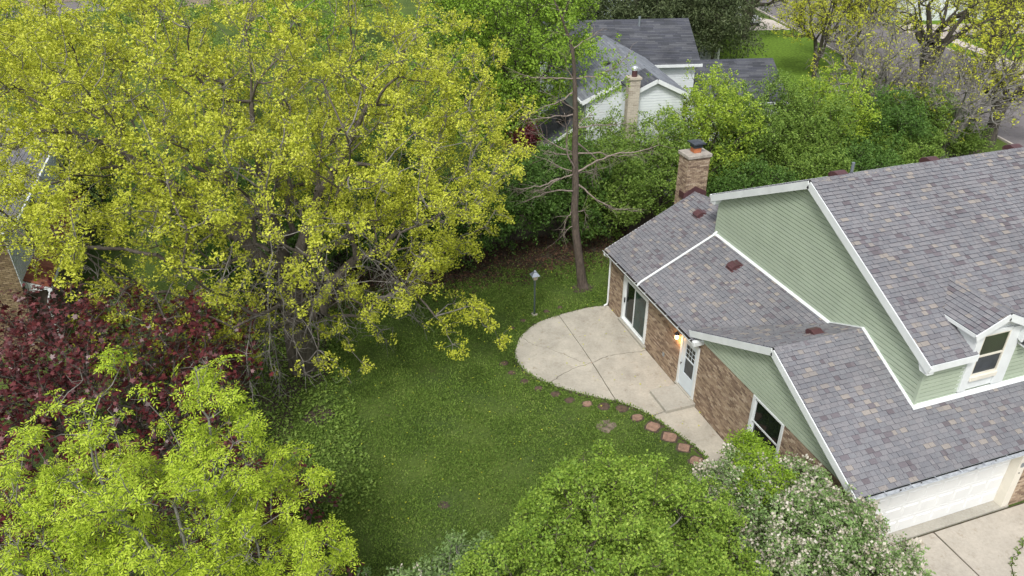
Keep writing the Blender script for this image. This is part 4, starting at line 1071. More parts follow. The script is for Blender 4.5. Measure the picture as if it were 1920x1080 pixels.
# ------------------------------------------------------------------ big yellow-green maple
mx, my = -12.62, -.25
def maple_keep(P, rg):
    low = np.clip((P[:, 2] - 2.0) / 5.0, 0, 1); r = np.hypot(P[:, 0] - mx, P[:, 1] - my) / 9.5
    pr = .10 + .72 * low + .42 * r - .7 * (nz(P, 1.0, 2) < -.12) - .35 * (nz(P, 2.2, 5) < -.05)
    pr = pr + .22 * np.clip((P[:, 2] - 8) / 3, 0, 1)
    pr = np.where((P[:, 2] < 4.6) & (P[:, 1] < my - 1.0), np.maximum(pr, .62), pr)
    pr = pr - .35 * ((np.abs(P[:, 0] - mx - .3) < 1.4) & (P[:, 2] < 7) & (P[:, 1] < my + 1))
    pr = np.where((P[:, 0] > mx + 3.6) & (P[:, 2] < 4.4), 1.5, pr)
    return rg.uniform(size=len(P)) < pr
tree('maple_tree', 'huge yellow-green maple with a thick grey trunk in flower, left of the patio', 'tree', (mx, my, 0),
     [[(mx - .02, my, 1.6), (mx + .05, my + .05, 3.6), (mx - .05, my + .1, 5.2), (mx - .3, my + .3, 7.5), (mx - .2, my + .5, 10), (mx, my + .3, 12.3)], [(mx + .03, my, 3.9), (mx + .9, my + .3, 5.6), (mx + 2.2, my + .6, 7.6), (mx + 3.4, my + .8, 9.4)], [(mx - .03, my, 4.1), (mx - 1.2, my - .1, 5.6), (mx - 2.8, my - .1, 7.6), (mx - 4.4, my + .4, 9)]],
     [(mx - .3, .8, 9.4, 9.0, 8.2, 4.8), (mx + 3.6, .4, 7.4, 5.0, 4.8, 3.4), (mx - 4.8, .7, 8.9, 6.4, 5.2, 3.4), (mx - 2.6, -2.2, 5.4, 3.6, 2.6, 2.0), (mx + 2.6, -2.8, 5.6, 3.4, 2.6, 1.9), (mx + 5.8, -3.3, 2.7, 1.5, 1.1, .85), (mx - 4.2, -2.2, 3.7, 2.2, 1.5, 1.3), (mx + 1.0, -2.8, 3.0, 2.9, 1.4, 1.4), (mx - .6, -2.6, 3.9, 1.8, 1.2, 1.0)],
     1500, 9, .56, 'maple', TM_FLOWER, 1.22, 5, thin=2, bark='bark_maple', twig='bark_twig', trunk_r=.42, leaf_keep=maple_keep, shell=.33, zmin=1.5, droop=.15, w=.3, rtip=.0055, expo=.40, flare=1.45)

# bare grey drooping branches round the maple trunk
maple = bpy.data.objects['maple_tree']; rg = np.random.default_rng(8); m = MB()
for i in range(30):
    a = rg.uniform(-2.9, .15); r0 = rg.uniform(.6, 3.6); z0 = rg.uniform(3.4, 6.6)
    p = np.array([mx + r0 * math.cos(a), my + r0 * math.sin(a) * .8, z0]); d = np.array([math.cos(a), math.sin(a), rg.uniform(-.2, .25)]); pts = [p]; n = int(rg.integers(5, 9))
    for k in range(n):
        d = d + np.array([rg.normal() * .16, rg.normal() * .16, -.17 - .05 * rg.random()]); d /= np.linalg.norm(d); p = p + d * .42
        if p[2] < .5: break
        pts.append(p)
    if len(pts) < 3: continue
    rr = [.021 * (1 - .85 * k / (len(pts) - 1)) + .004 for k in range(len(pts))]; m.tube(pts, rr, 5)
    for k in range(1, len(pts)):
        for q in range(4):
            e = pts[k]; dd = d * .4 + rg.normal(size=3) * .6; dd[2] -= .25; dd /= np.linalg.norm(dd); ch = [e]
            for t in range(3): dd = dd + rg.normal(size=3) * .3 + np.array([0, 0, -.08]); dd /= np.linalg.norm(dd); e = e + dd * rg.uniform(.12, .30); ch.append(e)
            m.tube(ch, [.010, .007, .005, .003], 3, cap=False)
m.build('bare_branches', 'bark_twig', maple, kind='stuff')

# ------------------------------------------------------------------ lime ash in the near left corner
ax, ay = -15.8, -12.3
tree('ash_tree', 'bright lime green ash tree with several slim grey stems in the near left corner', 'tree', (ax, ay, 0),
     [[(ax - .1, ay + .2, 1.2), (ax - .5, ay + .5, 3.0), (ax - .9, ay + .9, 5.0), (ax - 1.1, ay + 1.2, 7.0)], [(ax + .3, ay + .1, 1.2), (ax + .6, ay + .4, 3.0), (ax + .9, ay + .8, 5.0), (ax + 1.1, ay + 1.2, 6.8)], [(ax + .1, ay, 1.3), (ax + .1, ay + .2, 3.4), (ax + .2, ay + .3, 5.6)], [(ax - .5, ay - .1, 1.2), (ax - 1.6, ay + .2, 3.0), (ax - 3.0, ay + .4, 4.8)]],
     [(ax - .3, ay + .7, 5.5, 2.6, 2.5, 2.9), (ax - 2.4, ay + .5, 4.9, 2.3, 2.0, 2.0), (ax + 1.5, ay + .9, 5.0, 1.6, 1.6, 2.2), (ax + 1.9, ay - .2, 3.6, 1.35, 1.3, 1.4), (ax - 4.2, ay - .1, 4.2, 1.8, 1.6, 1.5), (ax - .2, ay - 1.0, 3.6, 3.4, 1.6, 1.6), (ax - .7, ay + 1.5, 7.9, .5, .5, .7), (ax + 1.2, ay + 1.5, 7.3, .5, .5, .7), (ax + 3.2, ay + .3, 3.6, .6, .6, .5), (ax + 3.6, ay - 1.3, 2.6, .9, .8, .5)],
     520, 8, .36, 'ash', TM_ASH, .9, 7, leaf_keep=lambda P, rg: (rg.uniform(size=len(P)) < .9) & (nz(P, 2.3, 3) > -.22), bark='bark_grey', twig='bark_twig', trunk_r=.13, shell=.42, zmin=1.2, tilt=.9, droop=-.35, w=.45, rtip=.005, expo=.40)

# ------------------------------------------------------------------ crimson maples
tree('red_maple_tree', 'crimson leaved maple behind the lime green ash on the left', 'tree', (-17.6, -5.4, 0),
     [[(-17.6, -5.4, 1.0), (-17.8, -5.2, 2.4), (-18.2, -5.0, 3.8)], [(-17.2, -5.5, 1.4), (-16.2, -5.2, 3.0)]],
     [(-18.0, -4.4, 3.8, 3.4, 3.2, 2.3), (-20.8, -2.8, 4.0, 3.0, 3.0, 2.3), (-15.8, -3.8, 3.6, 1.9, 2.0, 2.0), (-17.2, -8.2, 2.0, 4.2, 2.4, 1.5), (-20.5, -7.5, 2.2, 2.5, 3.0, 1.8)],
     800, 6, .5, 'redleaf', TM_RED, 1.1, 9, bark='bark_dark', trunk_r=.14, shell=.3, zmin=.5, tilt=.7)
tree('red_shrub', 'low crimson leaved shrub at the right edge of the lime green ash', 'shrub', (-13.6, -8.9, 0),
     [[(-13.6, -8.9, .6), (-13.6, -8.8, 1.2)]], [(-13.5, -8.6, 1.1, 1.15, 1.3, 1.0), (-13.4, -10.6, 1.1, 1.2, 1.2, .9)], 110, 6, .4, 'redleaf', TM_RED, .75, 10, bark='bark_dark', shell=.3, zmin=.25, tilt=.7)

# ------------------------------------------------------------------ near bushes
def bush(name, label, cat, lobes, leaf, tms, ts, seed, n1=200, n2=7, r2=.4, bark='bark_grey', **kw):
    cx_ = sum(l[0] for l in lobes[:1]); cy_ = sum(l[1] for l in lobes[:1]); g = lobes[0]
    stems = []
    rg = random.Random(seed)
    for k in range(4):
        a = k * 1.57 + rg.random(); h = g[2]; r = g[3] * .35
        stems.append([(cx_ + .12 * math.cos(a), cy_ + .12 * math.sin(a), h * .25), (cx_ + r * .6 * math.cos(a), cy_ + r * .6 * math.sin(a), h * .65), (cx_ + r * math.cos(a), cy_ + r * math.sin(a), h)])
    kw.setdefault('shell', .3); kw.setdefault('zmin', .15)
    return tree(name, label, cat, (cx_, cy_, 0), stems, lobes, n1, n2, r2, leaf, tms, ts, seed, bark=bark, **kw)
bush('large_bush', 'large rounded mid green bush in the foreground below the patio', 'bush',
     [(-6.4, -13.6, 2.5, 2.5, 2.2, 1.9), (-8.4, -13.7, 1.9, 1.9, 1.6, 1.5), (-9.7, -13.9, 1.5, 1.3, 1.3, 1.2), (-4.6, -13.7, 2.1, 1.7, 1.7, 1.6), (-6.2, -12.2, 2.3, 2.0, 1.3, 1.5), (-5.2, -15.4, 1.8, 2.0, 1.6, 1.5), (-7.8, -15.6, 1.7, 2.2, 1.6, 1.4)],
     'bushleaf', TM_BUSH, 1.05, 12, 1000, 8, .32, twig='bark_brown', shell=.28, rtip=.0035, leaf_keep=lambda P, rg: nz(P, 3.0, 1) > -.35)
wsel = lambda P, rg: rg.uniform(size=len(P)) < (.52 + .35 * (nz(P, 1.9, 1) > 0))
bush('blossom_bush', 'cream blossoming bush against the garage corner, right of the large green bush', 'bush',
     [(-1.75, -14.6, 1.9, 1.5, 1.4, 1.5), (-.5, -15.8, 1.5, 1.3, 1.1, 1.3), (-.62, -14.95, 2.35, .62, .7, .85), (-2.4, -12.7, 1.9, 1.3, 1.0, 1.3), (-.9, -13.6, 2.2, .75, 1.4, .9), (-1.9, -16.6, 1.3, 1.7, 1.0, 1.1)],
     'palebush', TM_BUSH, 1.0, 14, 700, 8, .30, twig='bark_brown', rtip=.0035, blossom=('blossom', TM_WHITE, 1.35, wsel, .85), shell=.28)
bush('lime_shrub', 'yellow-green shrub rising out of the blossoming bush near the side window', 'shrub', [(-1.85, -12.9, 2.55, .75, .7, .75), (-1.3, -11.6, 2.0, .5, .5, .7)], 'limeleaf', TM_BUSH, .85, 15, 130, 8, .3)
bush('low_bush', 'low pale green bush with cream flowers at the bottom, left of the large bush', 'bush',
     [(-11.2, -12.9, 1.1, 1.2, 1.2, .9), (-11.9, -12.2, .9, .8, .8, .7), (-9.6, -11.7, .9, .9, .8, .75), (-10.8, -15.0, 1.0, 1.8, 1.2, .8)], 'palebush', TM_SMALL, 1.05, 16, 330, 7, .34,
     blossom=('blossom', TM_WHITE, .9, lambda P, rg: (rg.uniform(size=len(P)) < .35) & (P[:, 0] < -10.8), .95))
bush('yard_shrub', 'fine leaved mid green shrub under the left side of the big maple', 'shrub', [(-18.3, 2.2, 1.2, 2.0, 2.2, 1.1), (-17.4, .4, 1.0, 1.5, 1.4, .9)], 'palebush', TM_SMALL, .9, 17, 260, 7, .4)

# ------------------------------------------------------------------ hedge row and trees behind
HG = [  # x, y, radius, height, leaf, label
    (-13.6, 6.5, 2.4, 3.9, 'hedge', 'dark green shrub behind the big maple trunk'),
    (-10.4, 7.6, 2.4, 4.3, 'hedge', 'dark green shrub right of the maple trunk at the back of the lawn'),
    (-7.4, 7.2, 2.3, 4.5, 'hedge', 'dark green shrub at the back of the lawn seen under the maple branches'),
    (-4.7, 6.7, 2.1, 4.4, 'hedge', 'dark green shrub directly behind the lamp post'),
    (-2.2, 6.9, 2.0, 5.0, 'hedge', 'dark green shrub just left of the dead tree trunk'),
    (.4, 7.0, 2.1, 5.2, 'hedge', 'dense green shrub just right of the dead tree trunk'),
    (2.7, 6.4, 1.9, 4.9, 'hedge2', 'mid green shrub between the dead tree and the brick chimney'),
    (3.8, 10.3, 2.1, 5.1, 'hedge2', 'mid green shrub in the second row, in front of the neighbour gable'),
    (5.8, 7.2, 2.2, 5.6, 'hedge2', 'mid green shrub right behind the brick chimney'),
    (9.2, 9.0, 2.6, 7.1, 'hedge3', 'fresh spring green tree above the brick chimney, left of the far garage roof'),
    (10.9, 8.2, 2.2, 5.4, 'hedge2', 'mid green tree behind the main ridge, right of the spring green one'),
    (13.2, 9.4, 2.3, 6.5, 'hedge2', 'green tree in front of the dark neighbour garage roof'),
    (15.6, 8.4, 2.3, 6.0, 'hedge2', 'broad green tree in the middle of the row behind the house'),
    (18.2, 9.6, 2.4, 6.2, 'hedge3', 'yellow-green leafed tree behind the roof ridge left of the bare tree'),
    (21.0, 8.6, 2.2, 5.0, 'hedge', 'dark green shrub behind the roof ridge under the bare tree'),
    (24.0, 9.8, 2.3, 4.6, 'hedge2', 'green shrub nearest the road behind the roof ridge'),
    (-16.5, 11.5, 2.8, 5.2, 'hedge', 'tall dark shrub far behind the left of the maple trunk'),
    (-11.5, 13.0, 2.9, 5.6, 'hedge', 'tall dark shrub far behind the maple trunk, second row'),
    (-6.5, 13.5, 2.8, 5.4, 'hedge', 'tall dark shrub in the second row behind the right half of the maple'),
    (-21.0, 17.0, 2.8, 5.4, 'hedge', 'dark shrub beside the left house, behind the maple crown'),
    (10.2, 5.4, 1.9, 3.2, 'hedge', 'low dark shrub just behind the ridge, nearest the brick chimney'),
    (13.6, 5.8, 2.0, 3.4, 'hedge2', 'low green shrub just behind the ridge, right of the grey vent pipe'),
    (17.2, 6.0, 2.0, 3.2, 'hedge', 'low dark shrub just behind the ridge in the middle'),
    (20.8, 6.4, 2.0, 3.0, 'hedge2', 'low green shrub just behind the ridge, under the bare tree'),
    (27.2, 9.2, 1.7, 2.8, 'hedge2', 'small green shrub at the road end of the row'),
]
for i, (x, y, r, h, lf, lab) in enumerate(HG):
    y -= .7 if x < 5 else .3
    rg = random.Random(500 + i); lob = [(x, y, h * .55, r * .9, r * .9, h * .45)]
    for k in range(4):
        a = k * 1.57 + rg.random(); lob.append((x + r * .55 * math.cos(a), y + r * .55 * math.sin(a), h * rg.uniform(.35, .68), r * .6, r * .6, h * .28))
    bush('hedge_tree' if h > 5.8 else 'hedge_shrub', lab, 'tree' if h > 5.8 else 'shrub', lob, lf, TM_BROAD, 1.15 if i else 1.2, 600 + i, int((150 + 20 * h) * (1 if h > 3.5 else .8)), 6, .5, bark='bark_dark', group='shrubs and trees behind the yard', tipless=True)

# green elm behind the maple
tree('elm_tree', 'tall fresh green tree behind the right edge of the yellow maple', 'tree', (1.6, 15.0, 0), [[(1.6, 15, 3), (1.7, 15, 6), (1.8, 15.1, 9), (1.8, 15.1, 12)], [(1.6, 15, 3.5), (.2, 14.8, 6.5), (-.8, 14.5, 9)]],
     [(1.0, 15, 8.6, 4.2, 3.6, 5.2), (-1.6, 15.2, 7.0, 3.4, 3.2, 4.2), (3.4, 15.0, 8.8, 1.7, 1.7, 2.6), (-.2, 14.2, 4.2, 3.0, 2.4, 2.4)], 800, 7, .75, 'elm', TM_BROAD, 1.35, 31, bark='bark_dark', trunk_r=.3, shell=.3, zmin=2, droop=.5)
tree('purple_shrub', 'dark purple leaved shrub left of the low dark roof', 'shrub', (.6, 15.2 - 3.8, 0), [[(.6, 11.4, 1), (.6, 11.4, 2)]], [(.4, 11.6, 2.9, .8, .9, 1.5)], 80, 6, .4, 'redleaf', TM_BROAD, 1.2, 33, bark='bark_dark')

# ------------------------------------------------------------------ dead tree
DT = thing('dead_tree', 'tall mostly dead tree with bare pale branches just right of the lamp post', 'tree', (-.39, 1.82, 0))
T = [(-0.39, 1.82, 0.0), (-0.57, 1.82, 1.05), (-0.84, 1.82, 2.65), (-0.96, 1.82, 3.85), (-0.96, 1.82, 5.08), (-1.04, 1.82, 6.29), (-1.07, 1.82, 7.54), (-1.15, 1.82, 9.0), (-1.23, 1.82, 9.81), (-1.32, 1.82, 10.36), (-1.48, 1.82, 10.83), (-1.71, 1.82, 11.37), (-1.95, 1.82, 11.85), (-2.15, 1.82, 12.27)]
B = [[(-1.02, 1.82, 5.43), (-0.37, 1.61, 5.83), (0.44, 1.38, 6.2), (1.49, 1.15, 6.31), (2.2, 0.96, 6.53)], [(-1.04, 1.82, 6.25), (-1.78, 1.84, 6.33), (-2.38, 1.86, 6.42)], [(-1.04, 1.82, 6.25), (-0.1, 1.73, 6.23), (0.59, 1.67, 6.03), (1.5, 1.59, 5.99)], [(-1.02, 1.82, 5.43), (-0.47, 1.86, 5.41), (0.69, 1.95, 5.45)], [(-1.0, 1.82, 5.43), (-1.83, 1.92, 5.16), (-2.26, 1.99, 4.84), (-2.81, 2.05, 4.76)], [(-1.64, 1.82, 5.29), (-2.44, 1.54, 5.23), (-3.33, 1.26, 5.33), (-3.89, 1.09, 5.44)], [(-0.99, 1.82, 4.66), (-1.85, 1.57, 4.91), (-2.5, 1.36, 4.97), (-3.43, 0.97, 4.91)], [(-1.03, 1.82, 5.5), (-1.78, 2.09, 5.82), (-2.59, 2.39, 6.22)], [(-0.99, 1.82, 5.08), (-0.3, 1.6, 4.42), (0.59, 1.36, 3.81), (1.62, 1.18, 3.66)], [(-1.0, 1.82, 5.5), (-1.44, 1.63, 6.34), (-1.61, 1.42, 7.51), (-1.78, 1.28, 8.16)], [(-1.04, 1.82, 6.78), (0.24, 2.41, 5.63), (0.16, 2.64, 4.6)], [(-0.96, 1.82, 3.85), (-1.24, 1.81, 3.58), (-1.51, 1.79, 2.77)], [(-0.95, 1.82, 3.65), (-0.47, 1.94, 3.65), (-0.17, 2.08, 2.82)], [(-0.93, 1.82, 3.16), (-1.29, 1.81, 2.92), (-1.5, 1.8, 2.69)], [(-1.16, 1.82, 9.27), (-1.85, 1.89, 9.31), (-2.77, 1.99, 9.39), (-3.21, 2.05, 9.55)], [(-1.16, 1.82, 9.27), (-0.36, 1.57, 9.34), (0.17, 1.33, 9.65), (0.56, 1.08, 10.07)], [(-1.08, 1.82, 7.86), (-1.7, 1.89, 7.86), (-2.54, 1.98, 7.82), (-3.06, 2.04, 7.79)], [(-1.14, 1.82, 8.76), (-1.82, 2.17, 8.25), (-2.38, 2.4, 8.03), (-2.76, 2.57, 7.81)], [(-1.06, 1.82, 7.32), (-0.12, 1.84, 7.34), (1.3, 1.86, 7.2)], [(-1.01, 1.82, 6.22), (-2.03, 2.1, 6.8), (-2.43, 2.24, 7.17)], [(-1.32, 1.82, 10.36), (-0.7, 1.94, 10.62), (-0.19, 2.04, 10.88)], [(-1.09, 1.82, 8.01), (-1.75, 1.54, 8.53), (-2.27, 1.33, 8.84)], [(-1.06, 1.82, 7.32), (-0.65, 1.96, 7.62), (-0.27, 2.06, 7.76)], [(-1.16, 1.82, 9.2), (-1.5, 1.87, 9.66), (-1.55, 1.91, 10.11)], [(-1.48, 1.82, 10.83), (-1.85, 1.75, 11.02), (-2.16, 1.71, 11.02)], [(-1.71, 1.82, 11.37), (-1.7, 1.59, 11.87), (-1.63, 1.39, 12.26)]]
m = MB(); TT = [tuple(Vector(T[0]) + Vector((.03, 0, -.1)))] + [T[0]] + T[1:]
trad = [.34, .235, .19, .165, .15, .14, .125, .11, .085, .07, .06, .05, .04, .03, .015]
def dense(pts, rad, sub=4, j=.01, seed=0):
    rg = random.Random(seed); P_, R_ = [], []
    for i in range(len(pts) - 1):
        for k in range(sub):
            t = k / sub; q = Vector(pts[i]).lerp(Vector(pts[i + 1]), t) + Vector((rg.uniform(-j, j), rg.uniform(-j, j), rg.uniform(-j, j))) * (1 if k else 0); P_.append(q); R_.append(rad[i] * (1 - t) + rad[i + 1] * t)
    P_.append(Vector(pts[-1])); R_.append(rad[-1]); return P_, R_
p_, r_ = dense(TT, trad, 3, .012); m.tube(p_, r_, 12); m.build('trunk', 'bark_dead', DT, smooth=True)
for i, b in enumerate(B):
    m = MB(); L = sum((Vector(b[k + 1]) - Vector(b[k])).length for k in range(len(b) - 1)); r0 = .014 + .009 * L
    p_, r_ = dense(b, [r0 * (1 - .78 * k / (len(b) - 1)) for k in range(len(b))], 4, .035, i); m.tube(p_, r_, 7)
    rg = random.Random(900 + i)
    for k in range(int(3 + L * 6)):
        j = rg.randrange(len(p_) // 3, len(p_)); d = (p_[min(j + 1, len(p_) - 1)] - p_[max(j - 1, 0)]).normalized(); s = Vector((rg.uniform(-1, 1), rg.uniform(-1, 1), rg.uniform(-.9, .7))); q = d + s * .9; q.normalize(); ln = rg.uniform(.15, .55)
        e = p_[j] + q * ln; e2 = e + (q + Vector((rg.uniform(-.5, .5), rg.uniform(-.5, .5), rg.uniform(-.6, .3)))) * ln * .6; m.tube([p_[j], e, e2], [.009, .006, .003], 3)
    m.build('branch', 'bark_pale', DT, smooth=True)
rg_ = np.random.default_rng(77)
cl = np.concatenate([rg_.normal(size=(60, 3)) * [.45, .5, .28] + [.05, 1.5, 8.9], rg_.normal(size=(50, 3)) * [.35, .4, .35] + [-.45, 1.9, 10.2], rg_.normal(size=(70, 3)) * [.4, .4, .8] + [-1.7, 1.8, 11.2], rg_.normal(size=(25, 3)) * [.3, .3, .25] + [.5, 1.6, 9.5]])
V, F = scatter(TM_BROAD, cl, 1.0, rg_, 1.2); np_mesh('crown', V, F, 'elm', DT)

# ------------------------------------------------------------------ conifers, street trees
for i, (x, y, h, r, lab) in enumerate([(17.5, 33, 9.5, 3.2, 'dark conifer behind the neighbour ridge, leftmost of the dark row'), (21.5, 35, 10.5, 3.4, 'dark conifer behind the neighbour ridge, second from the left'), (24.5, 32, 10, 3.2, 'dark conifer behind the right end of the neighbour ridge'),
                                       (27.0, 38, 11, 3.5, 'tall dark evergreen left of the bright far lawn'), (31.5, 46, 9, 3.5, 'olive green tree behind the bright far lawn'), (14.0, 38, 9, 3.2, 'dark conifer seen between the far grey house and the neighbour roof')]):
    lob = [(x, y, h * .55, r, r, h * .42), (x + 1.2, y - .8, h * .35, r * .8, r * .8, h * .3), (x - 1.3, y + .3, h * .4, r * .8, r * .8, h * .3)]
    tree('conifer_tree', lab, 'tree', (x, y, 0), [[(x, y, h * .3), (x, y, h * .6), (x, y, h * .9)]], lob, 260, 6, .8, 'conifer', TM_NEEDLE, 1.5, 700 + i, group='dark evergreens behind the neighbour house', tipless=True, bark='bark_dark', shell=.35, zmin=.8)
def sparse(frac): return lambda P, rg: rg.uniform(size=len(P)) < frac
ST_T = [(34.3, 18.8, 11.5, 4.8, .45, .5, 'street', 'broad dark trunked street tree at the near side of the road, centre of the group', .36),
        (37.0, 30.0, 10.5, 3.8, .22, .5, 'street', 'street tree with a straight dark trunk before the upper road', .30),
        (31.2, 9.8, 8.5, 3.2, .26, .42, 'street', 'leaning street tree nearest the right edge beside the kerb', .3),
        (44.8, 22.5, 9, 3.6, .25, .42, 'street', 'yellow-green tree across the road at the right edge', .28),
        (31.2, 27.0, 8.0, 3.4, .22, .8, 'street', 'yellow-green tree right of the bright far lawn', .12),
        (33.5, 40.5, 9.5, 4.0, .2, .7, 'street', 'yellow-green tree above the far garage roof at the top', .24),
        (49, 41, 10, 4.2, .2, .5, 'street', 'yellow-green tree far across the road at the top right', .3),
        (55, 31, 9, 4.2, .2, .55, 'street', 'yellow-green tree at the far right top corner', .3)]
for i, (x, y, h, r, tr_, fr_, lf, lab, tr2) in enumerate(ST_T):
    rg = random.Random(800 + i); stm = []
    for k in range(4):
        a = k * 1.6 + rg.random(); rr = r * .35; stm.append([(x + .1 * math.cos(a), y + .1 * math.sin(a), h * .16), (x + rr * .35 * math.cos(a), y + rr * .35 * math.sin(a), h * .36), (x + rr * math.cos(a), y + rr * math.sin(a), h * .6), (x + rr * 1.5 * math.cos(a), y + rr * 1.5 * math.sin(a), h * .8)])
    tree('street_tree', lab, 'tree', (x, y, 0), stm, [(x, y, h * .68, r, r, h * .30), (x + r * .5, y - r * .2, h * .5, r * .6, r * .6, h * .2), (x - r * .5, y + r * .2, h * .55, r * .6, r * .6, h * .2)], 280, 5, .7, lf, TM_FAR, 1.0, 820 + i,
         group='street trees by the road', bark='bark_dark', twig='bark_dark', trunk_r=tr2, leaf_keep=sparse(fr_), shell=.4, zmin=h * .28, expo=.45, rtip=.009)
for i, (x, y, h, r, lf, lab) in enumerate([(-34, 58, 9, 4.2, 'elm', 'green tree far behind the maple in the top left corner'), (-24, 62, 8, 3.8, 'hedge3', 'light green tree far behind the maple, second from the top left'), (-12, 56, 9, 4.2, 'elm', 'green tree far behind the middle of the maple'), (-3, 50, 9, 4, 'hedge3', 'light green tree far behind the top right of the maple'),
                                           (-16, 30, 6, 3.4, 'hedge2', 'green tree behind the maple, nearer than the far trees'), (-27, 34, 6.5, 3.6, 'street', 'yellow-green tree behind the left part of the maple'), (-6, 26, 6, 3.2, 'hedge2', 'green tree behind the right part of the maple'), (-38, 44, 7, 3.8, 'hedge', 'dark green tree at the far left behind the maple'),
                                           (-30, 46, 7, 4.0, 'street', 'yellow-green tree far left behind the maple, in front of the reddish roofed house'), (-19, 45, 7, 4.0, 'hedge2', 'green tree behind the maple in front of the beige house'), (-9, 40, 7, 3.8, 'elm', 'green tree behind the maple, between the far house and the hedge'),
                                           (8.5, 34, 9, 3.6, 'elm', 'green tree behind the neighbour house at its left end'), (44, 58, 9, 4.2, 'hedge3', 'light green tree at the top edge above the far driveway')]):
    tree('far_tree', lab, 'tree', (x, y, 0), [[(x, y, h * .3), (x + .2, y, h * .55)]], [(x, y, h * .6, r, r, h * .38), (x + r * .5, y - .5, h * .5, r * .6, r * .6, h * .28)], 150, 6, .8, lf, TM_FAR, 1.25, 1200 + i, group='trees in the far gardens', tipless=True, bark='bark_dark', shell=.3, zmin=.8)
# sparse pale bare tree over the hedge
for i, (x, y, h, r, fr_, lab) in enumerate([(22.6, 11.8, 8.6, 3.4, .16, 'nearly bare grey tree with a few yellow leaves behind the roof ridge'), (26.4, 8.6, 6.8, 3.6, .10, 'low spreading bare grey tree at the right behind the ridge')]):
    stm = []; rg = random.Random(60 + i)
    for k in range(5):
        a = k * 1.26 + rg.random() * .5; rr = r * .55; stm.append([(x + .1 * math.cos(a), y + .1 * math.sin(a), h * .15), (x + rr * .4 * math.cos(a), y + rr * .4 * math.sin(a), h * .42), (x + rr * math.cos(a), y + rr * math.sin(a), h * .7)])
    tree('bare_tree', lab, 'tree', (x, y, 0), stm, [(x, y, h * .62, r, r, h * .34)], 330, 7, .8, 'street', TM_FAR, .85, 950 + i, group='bare trees behind the ridge', bark='bark_grey', twig='bark_twig', trunk_r=.17, leaf_keep=sparse(fr_), shell=.4, zmin=h * .25, rtip=.010, expo=.38, wob=.09)

# ------------------------------------------------------------------ neighbour house (rotated about 14 degrees)
NH = thing('neighbour_house', 'white sided neighbour house with dark grey roofs and a cream brick chimney beyond the hedge', 'house', (8, 14, 0))
ux = Vector((.9703, -.2419, 0)); uy = Vector((.2419, .9703, 0))
NO = Vector((12.9, 15.75, 0))                      # right end of the upper eave
def N_(a, b, z): return NO + ux * a + uy * b + Vector((0, 0, z))
def slab_roof(name, pts, mat_sh, parent, seed, uvec, expo=.15, widths=(.5, .8, 1.1), th=.10, thick=.012):
    pts = [Vector(p) for p in pts]; n = (pts[1] - pts[0]).cross(pts[2] - pts[0]).normalized()
    if n.z < 0: pts = pts[::-1]; n = -n
    m = MB(); m.prism([p - n * (th + .003) for p in pts], n * th); m.build(name, 'deck', parent)
    U = Vector(uvec).normalized(); V = n.cross(U).normalized()
    if V.z < 0: V = -V; U = -U
    O = pts[0]; f = [((p - O).dot(U), (p - O).dot(V)) for p in pts]; u0 = min(p[0] for p in f); v0 = min(p[1] for p in f)
    O2 = O + U * u0 + V * v0; f = [(a - u0, b - v0) for a, b in f]
    shingles(parent, (O2, U, V, n), [f], seed, 0, expo=expo, mat=mat_sh, widths=widths, thick=thick)
def clad(parent, a, b, z0, ztops, mat='white_siding', expo=.14):
    """sided wall from a to b (world xy), outward to the right of a->b; ztops: list of (s, z) along the top"""
    a = Vector((*a[:2], 0)); b = Vector((*b[:2], 0)); U = (b - a).normalized(); N = U.cross(Vector((0, 0, 1)))
    siding(parent, (a, U, Vector((0, 0, 1)), N), [[(0, z0), ((b - a).length, z0)] + [(s, z) for s, z in ztops]], mat=mat, expo=expo, name='siding_board', vstart=z0, joined=False)
EZ, RZ, HWD = 5.3, 7.25, 3.55; sl = (RZ - EZ) / HWD
LM = 9.0
MRN = thing('main_roof', None, None, (0, 0, 0)); MRN.parent = NH; MRN.location = (-8, -14, 0)
slab_roof('roof_deck', [N_(-LM, 0, EZ), N_(.25, 0, EZ), N_(.25, HWD, RZ), N_(-LM, HWD, RZ)], 'shingle_far', MRN, 50, ux)
slab_roof('roof_deck', [N_(-LM, 2 * HWD, EZ), N_(.25, 2 * HWD, EZ), N_(.25, HWD, RZ), N_(-LM, HWD, RZ)], 'shingle_far', MRN, 51, ux)
MWN = thing('main_walls', None, None); MWN.parent = NH; MWN.location = (-8, -14, 0)
m = MB(); q = [N_(-LM + .3, .32, 0), N_(-.02, .32, 0), N_(-.02, 2 * HWD - .3, 0), N_(-LM + .3, 2 * HWD - .3, 0)]; m.prism(q, (0, 0, EZ - .02)); m.prism([N_(-.14, .32, EZ - .02), N_(-.14, 2 * HWD - .3, EZ - .02), N_(-.14, HWD, RZ - .14)], ux * .12); m.build('wall_core', 'white_siding', MWN)
clad(MWN, N_(-4.2, .31, 0), N_(0, .31, 0), 2.4, [((4.2), EZ - .16), (0, EZ - .16)])
m = MB(); m.bar(N_(-4.2, -.02, EZ - .09), N_(.32, -.02, EZ - .09), .12, .16); m.bar(N_(-4.2, .14, EZ - .15), N_(.25, .14, EZ - .15), .30, .02); m.build('white_gutter', 'white', MWN)
m = MB(); m.tube([N_(-3.0, HWD - .5, RZ - .4), N_(-3.0, HWD - .5, RZ + .25)], .08, 10); m.build('vent_pipe', 'galv', MRN)
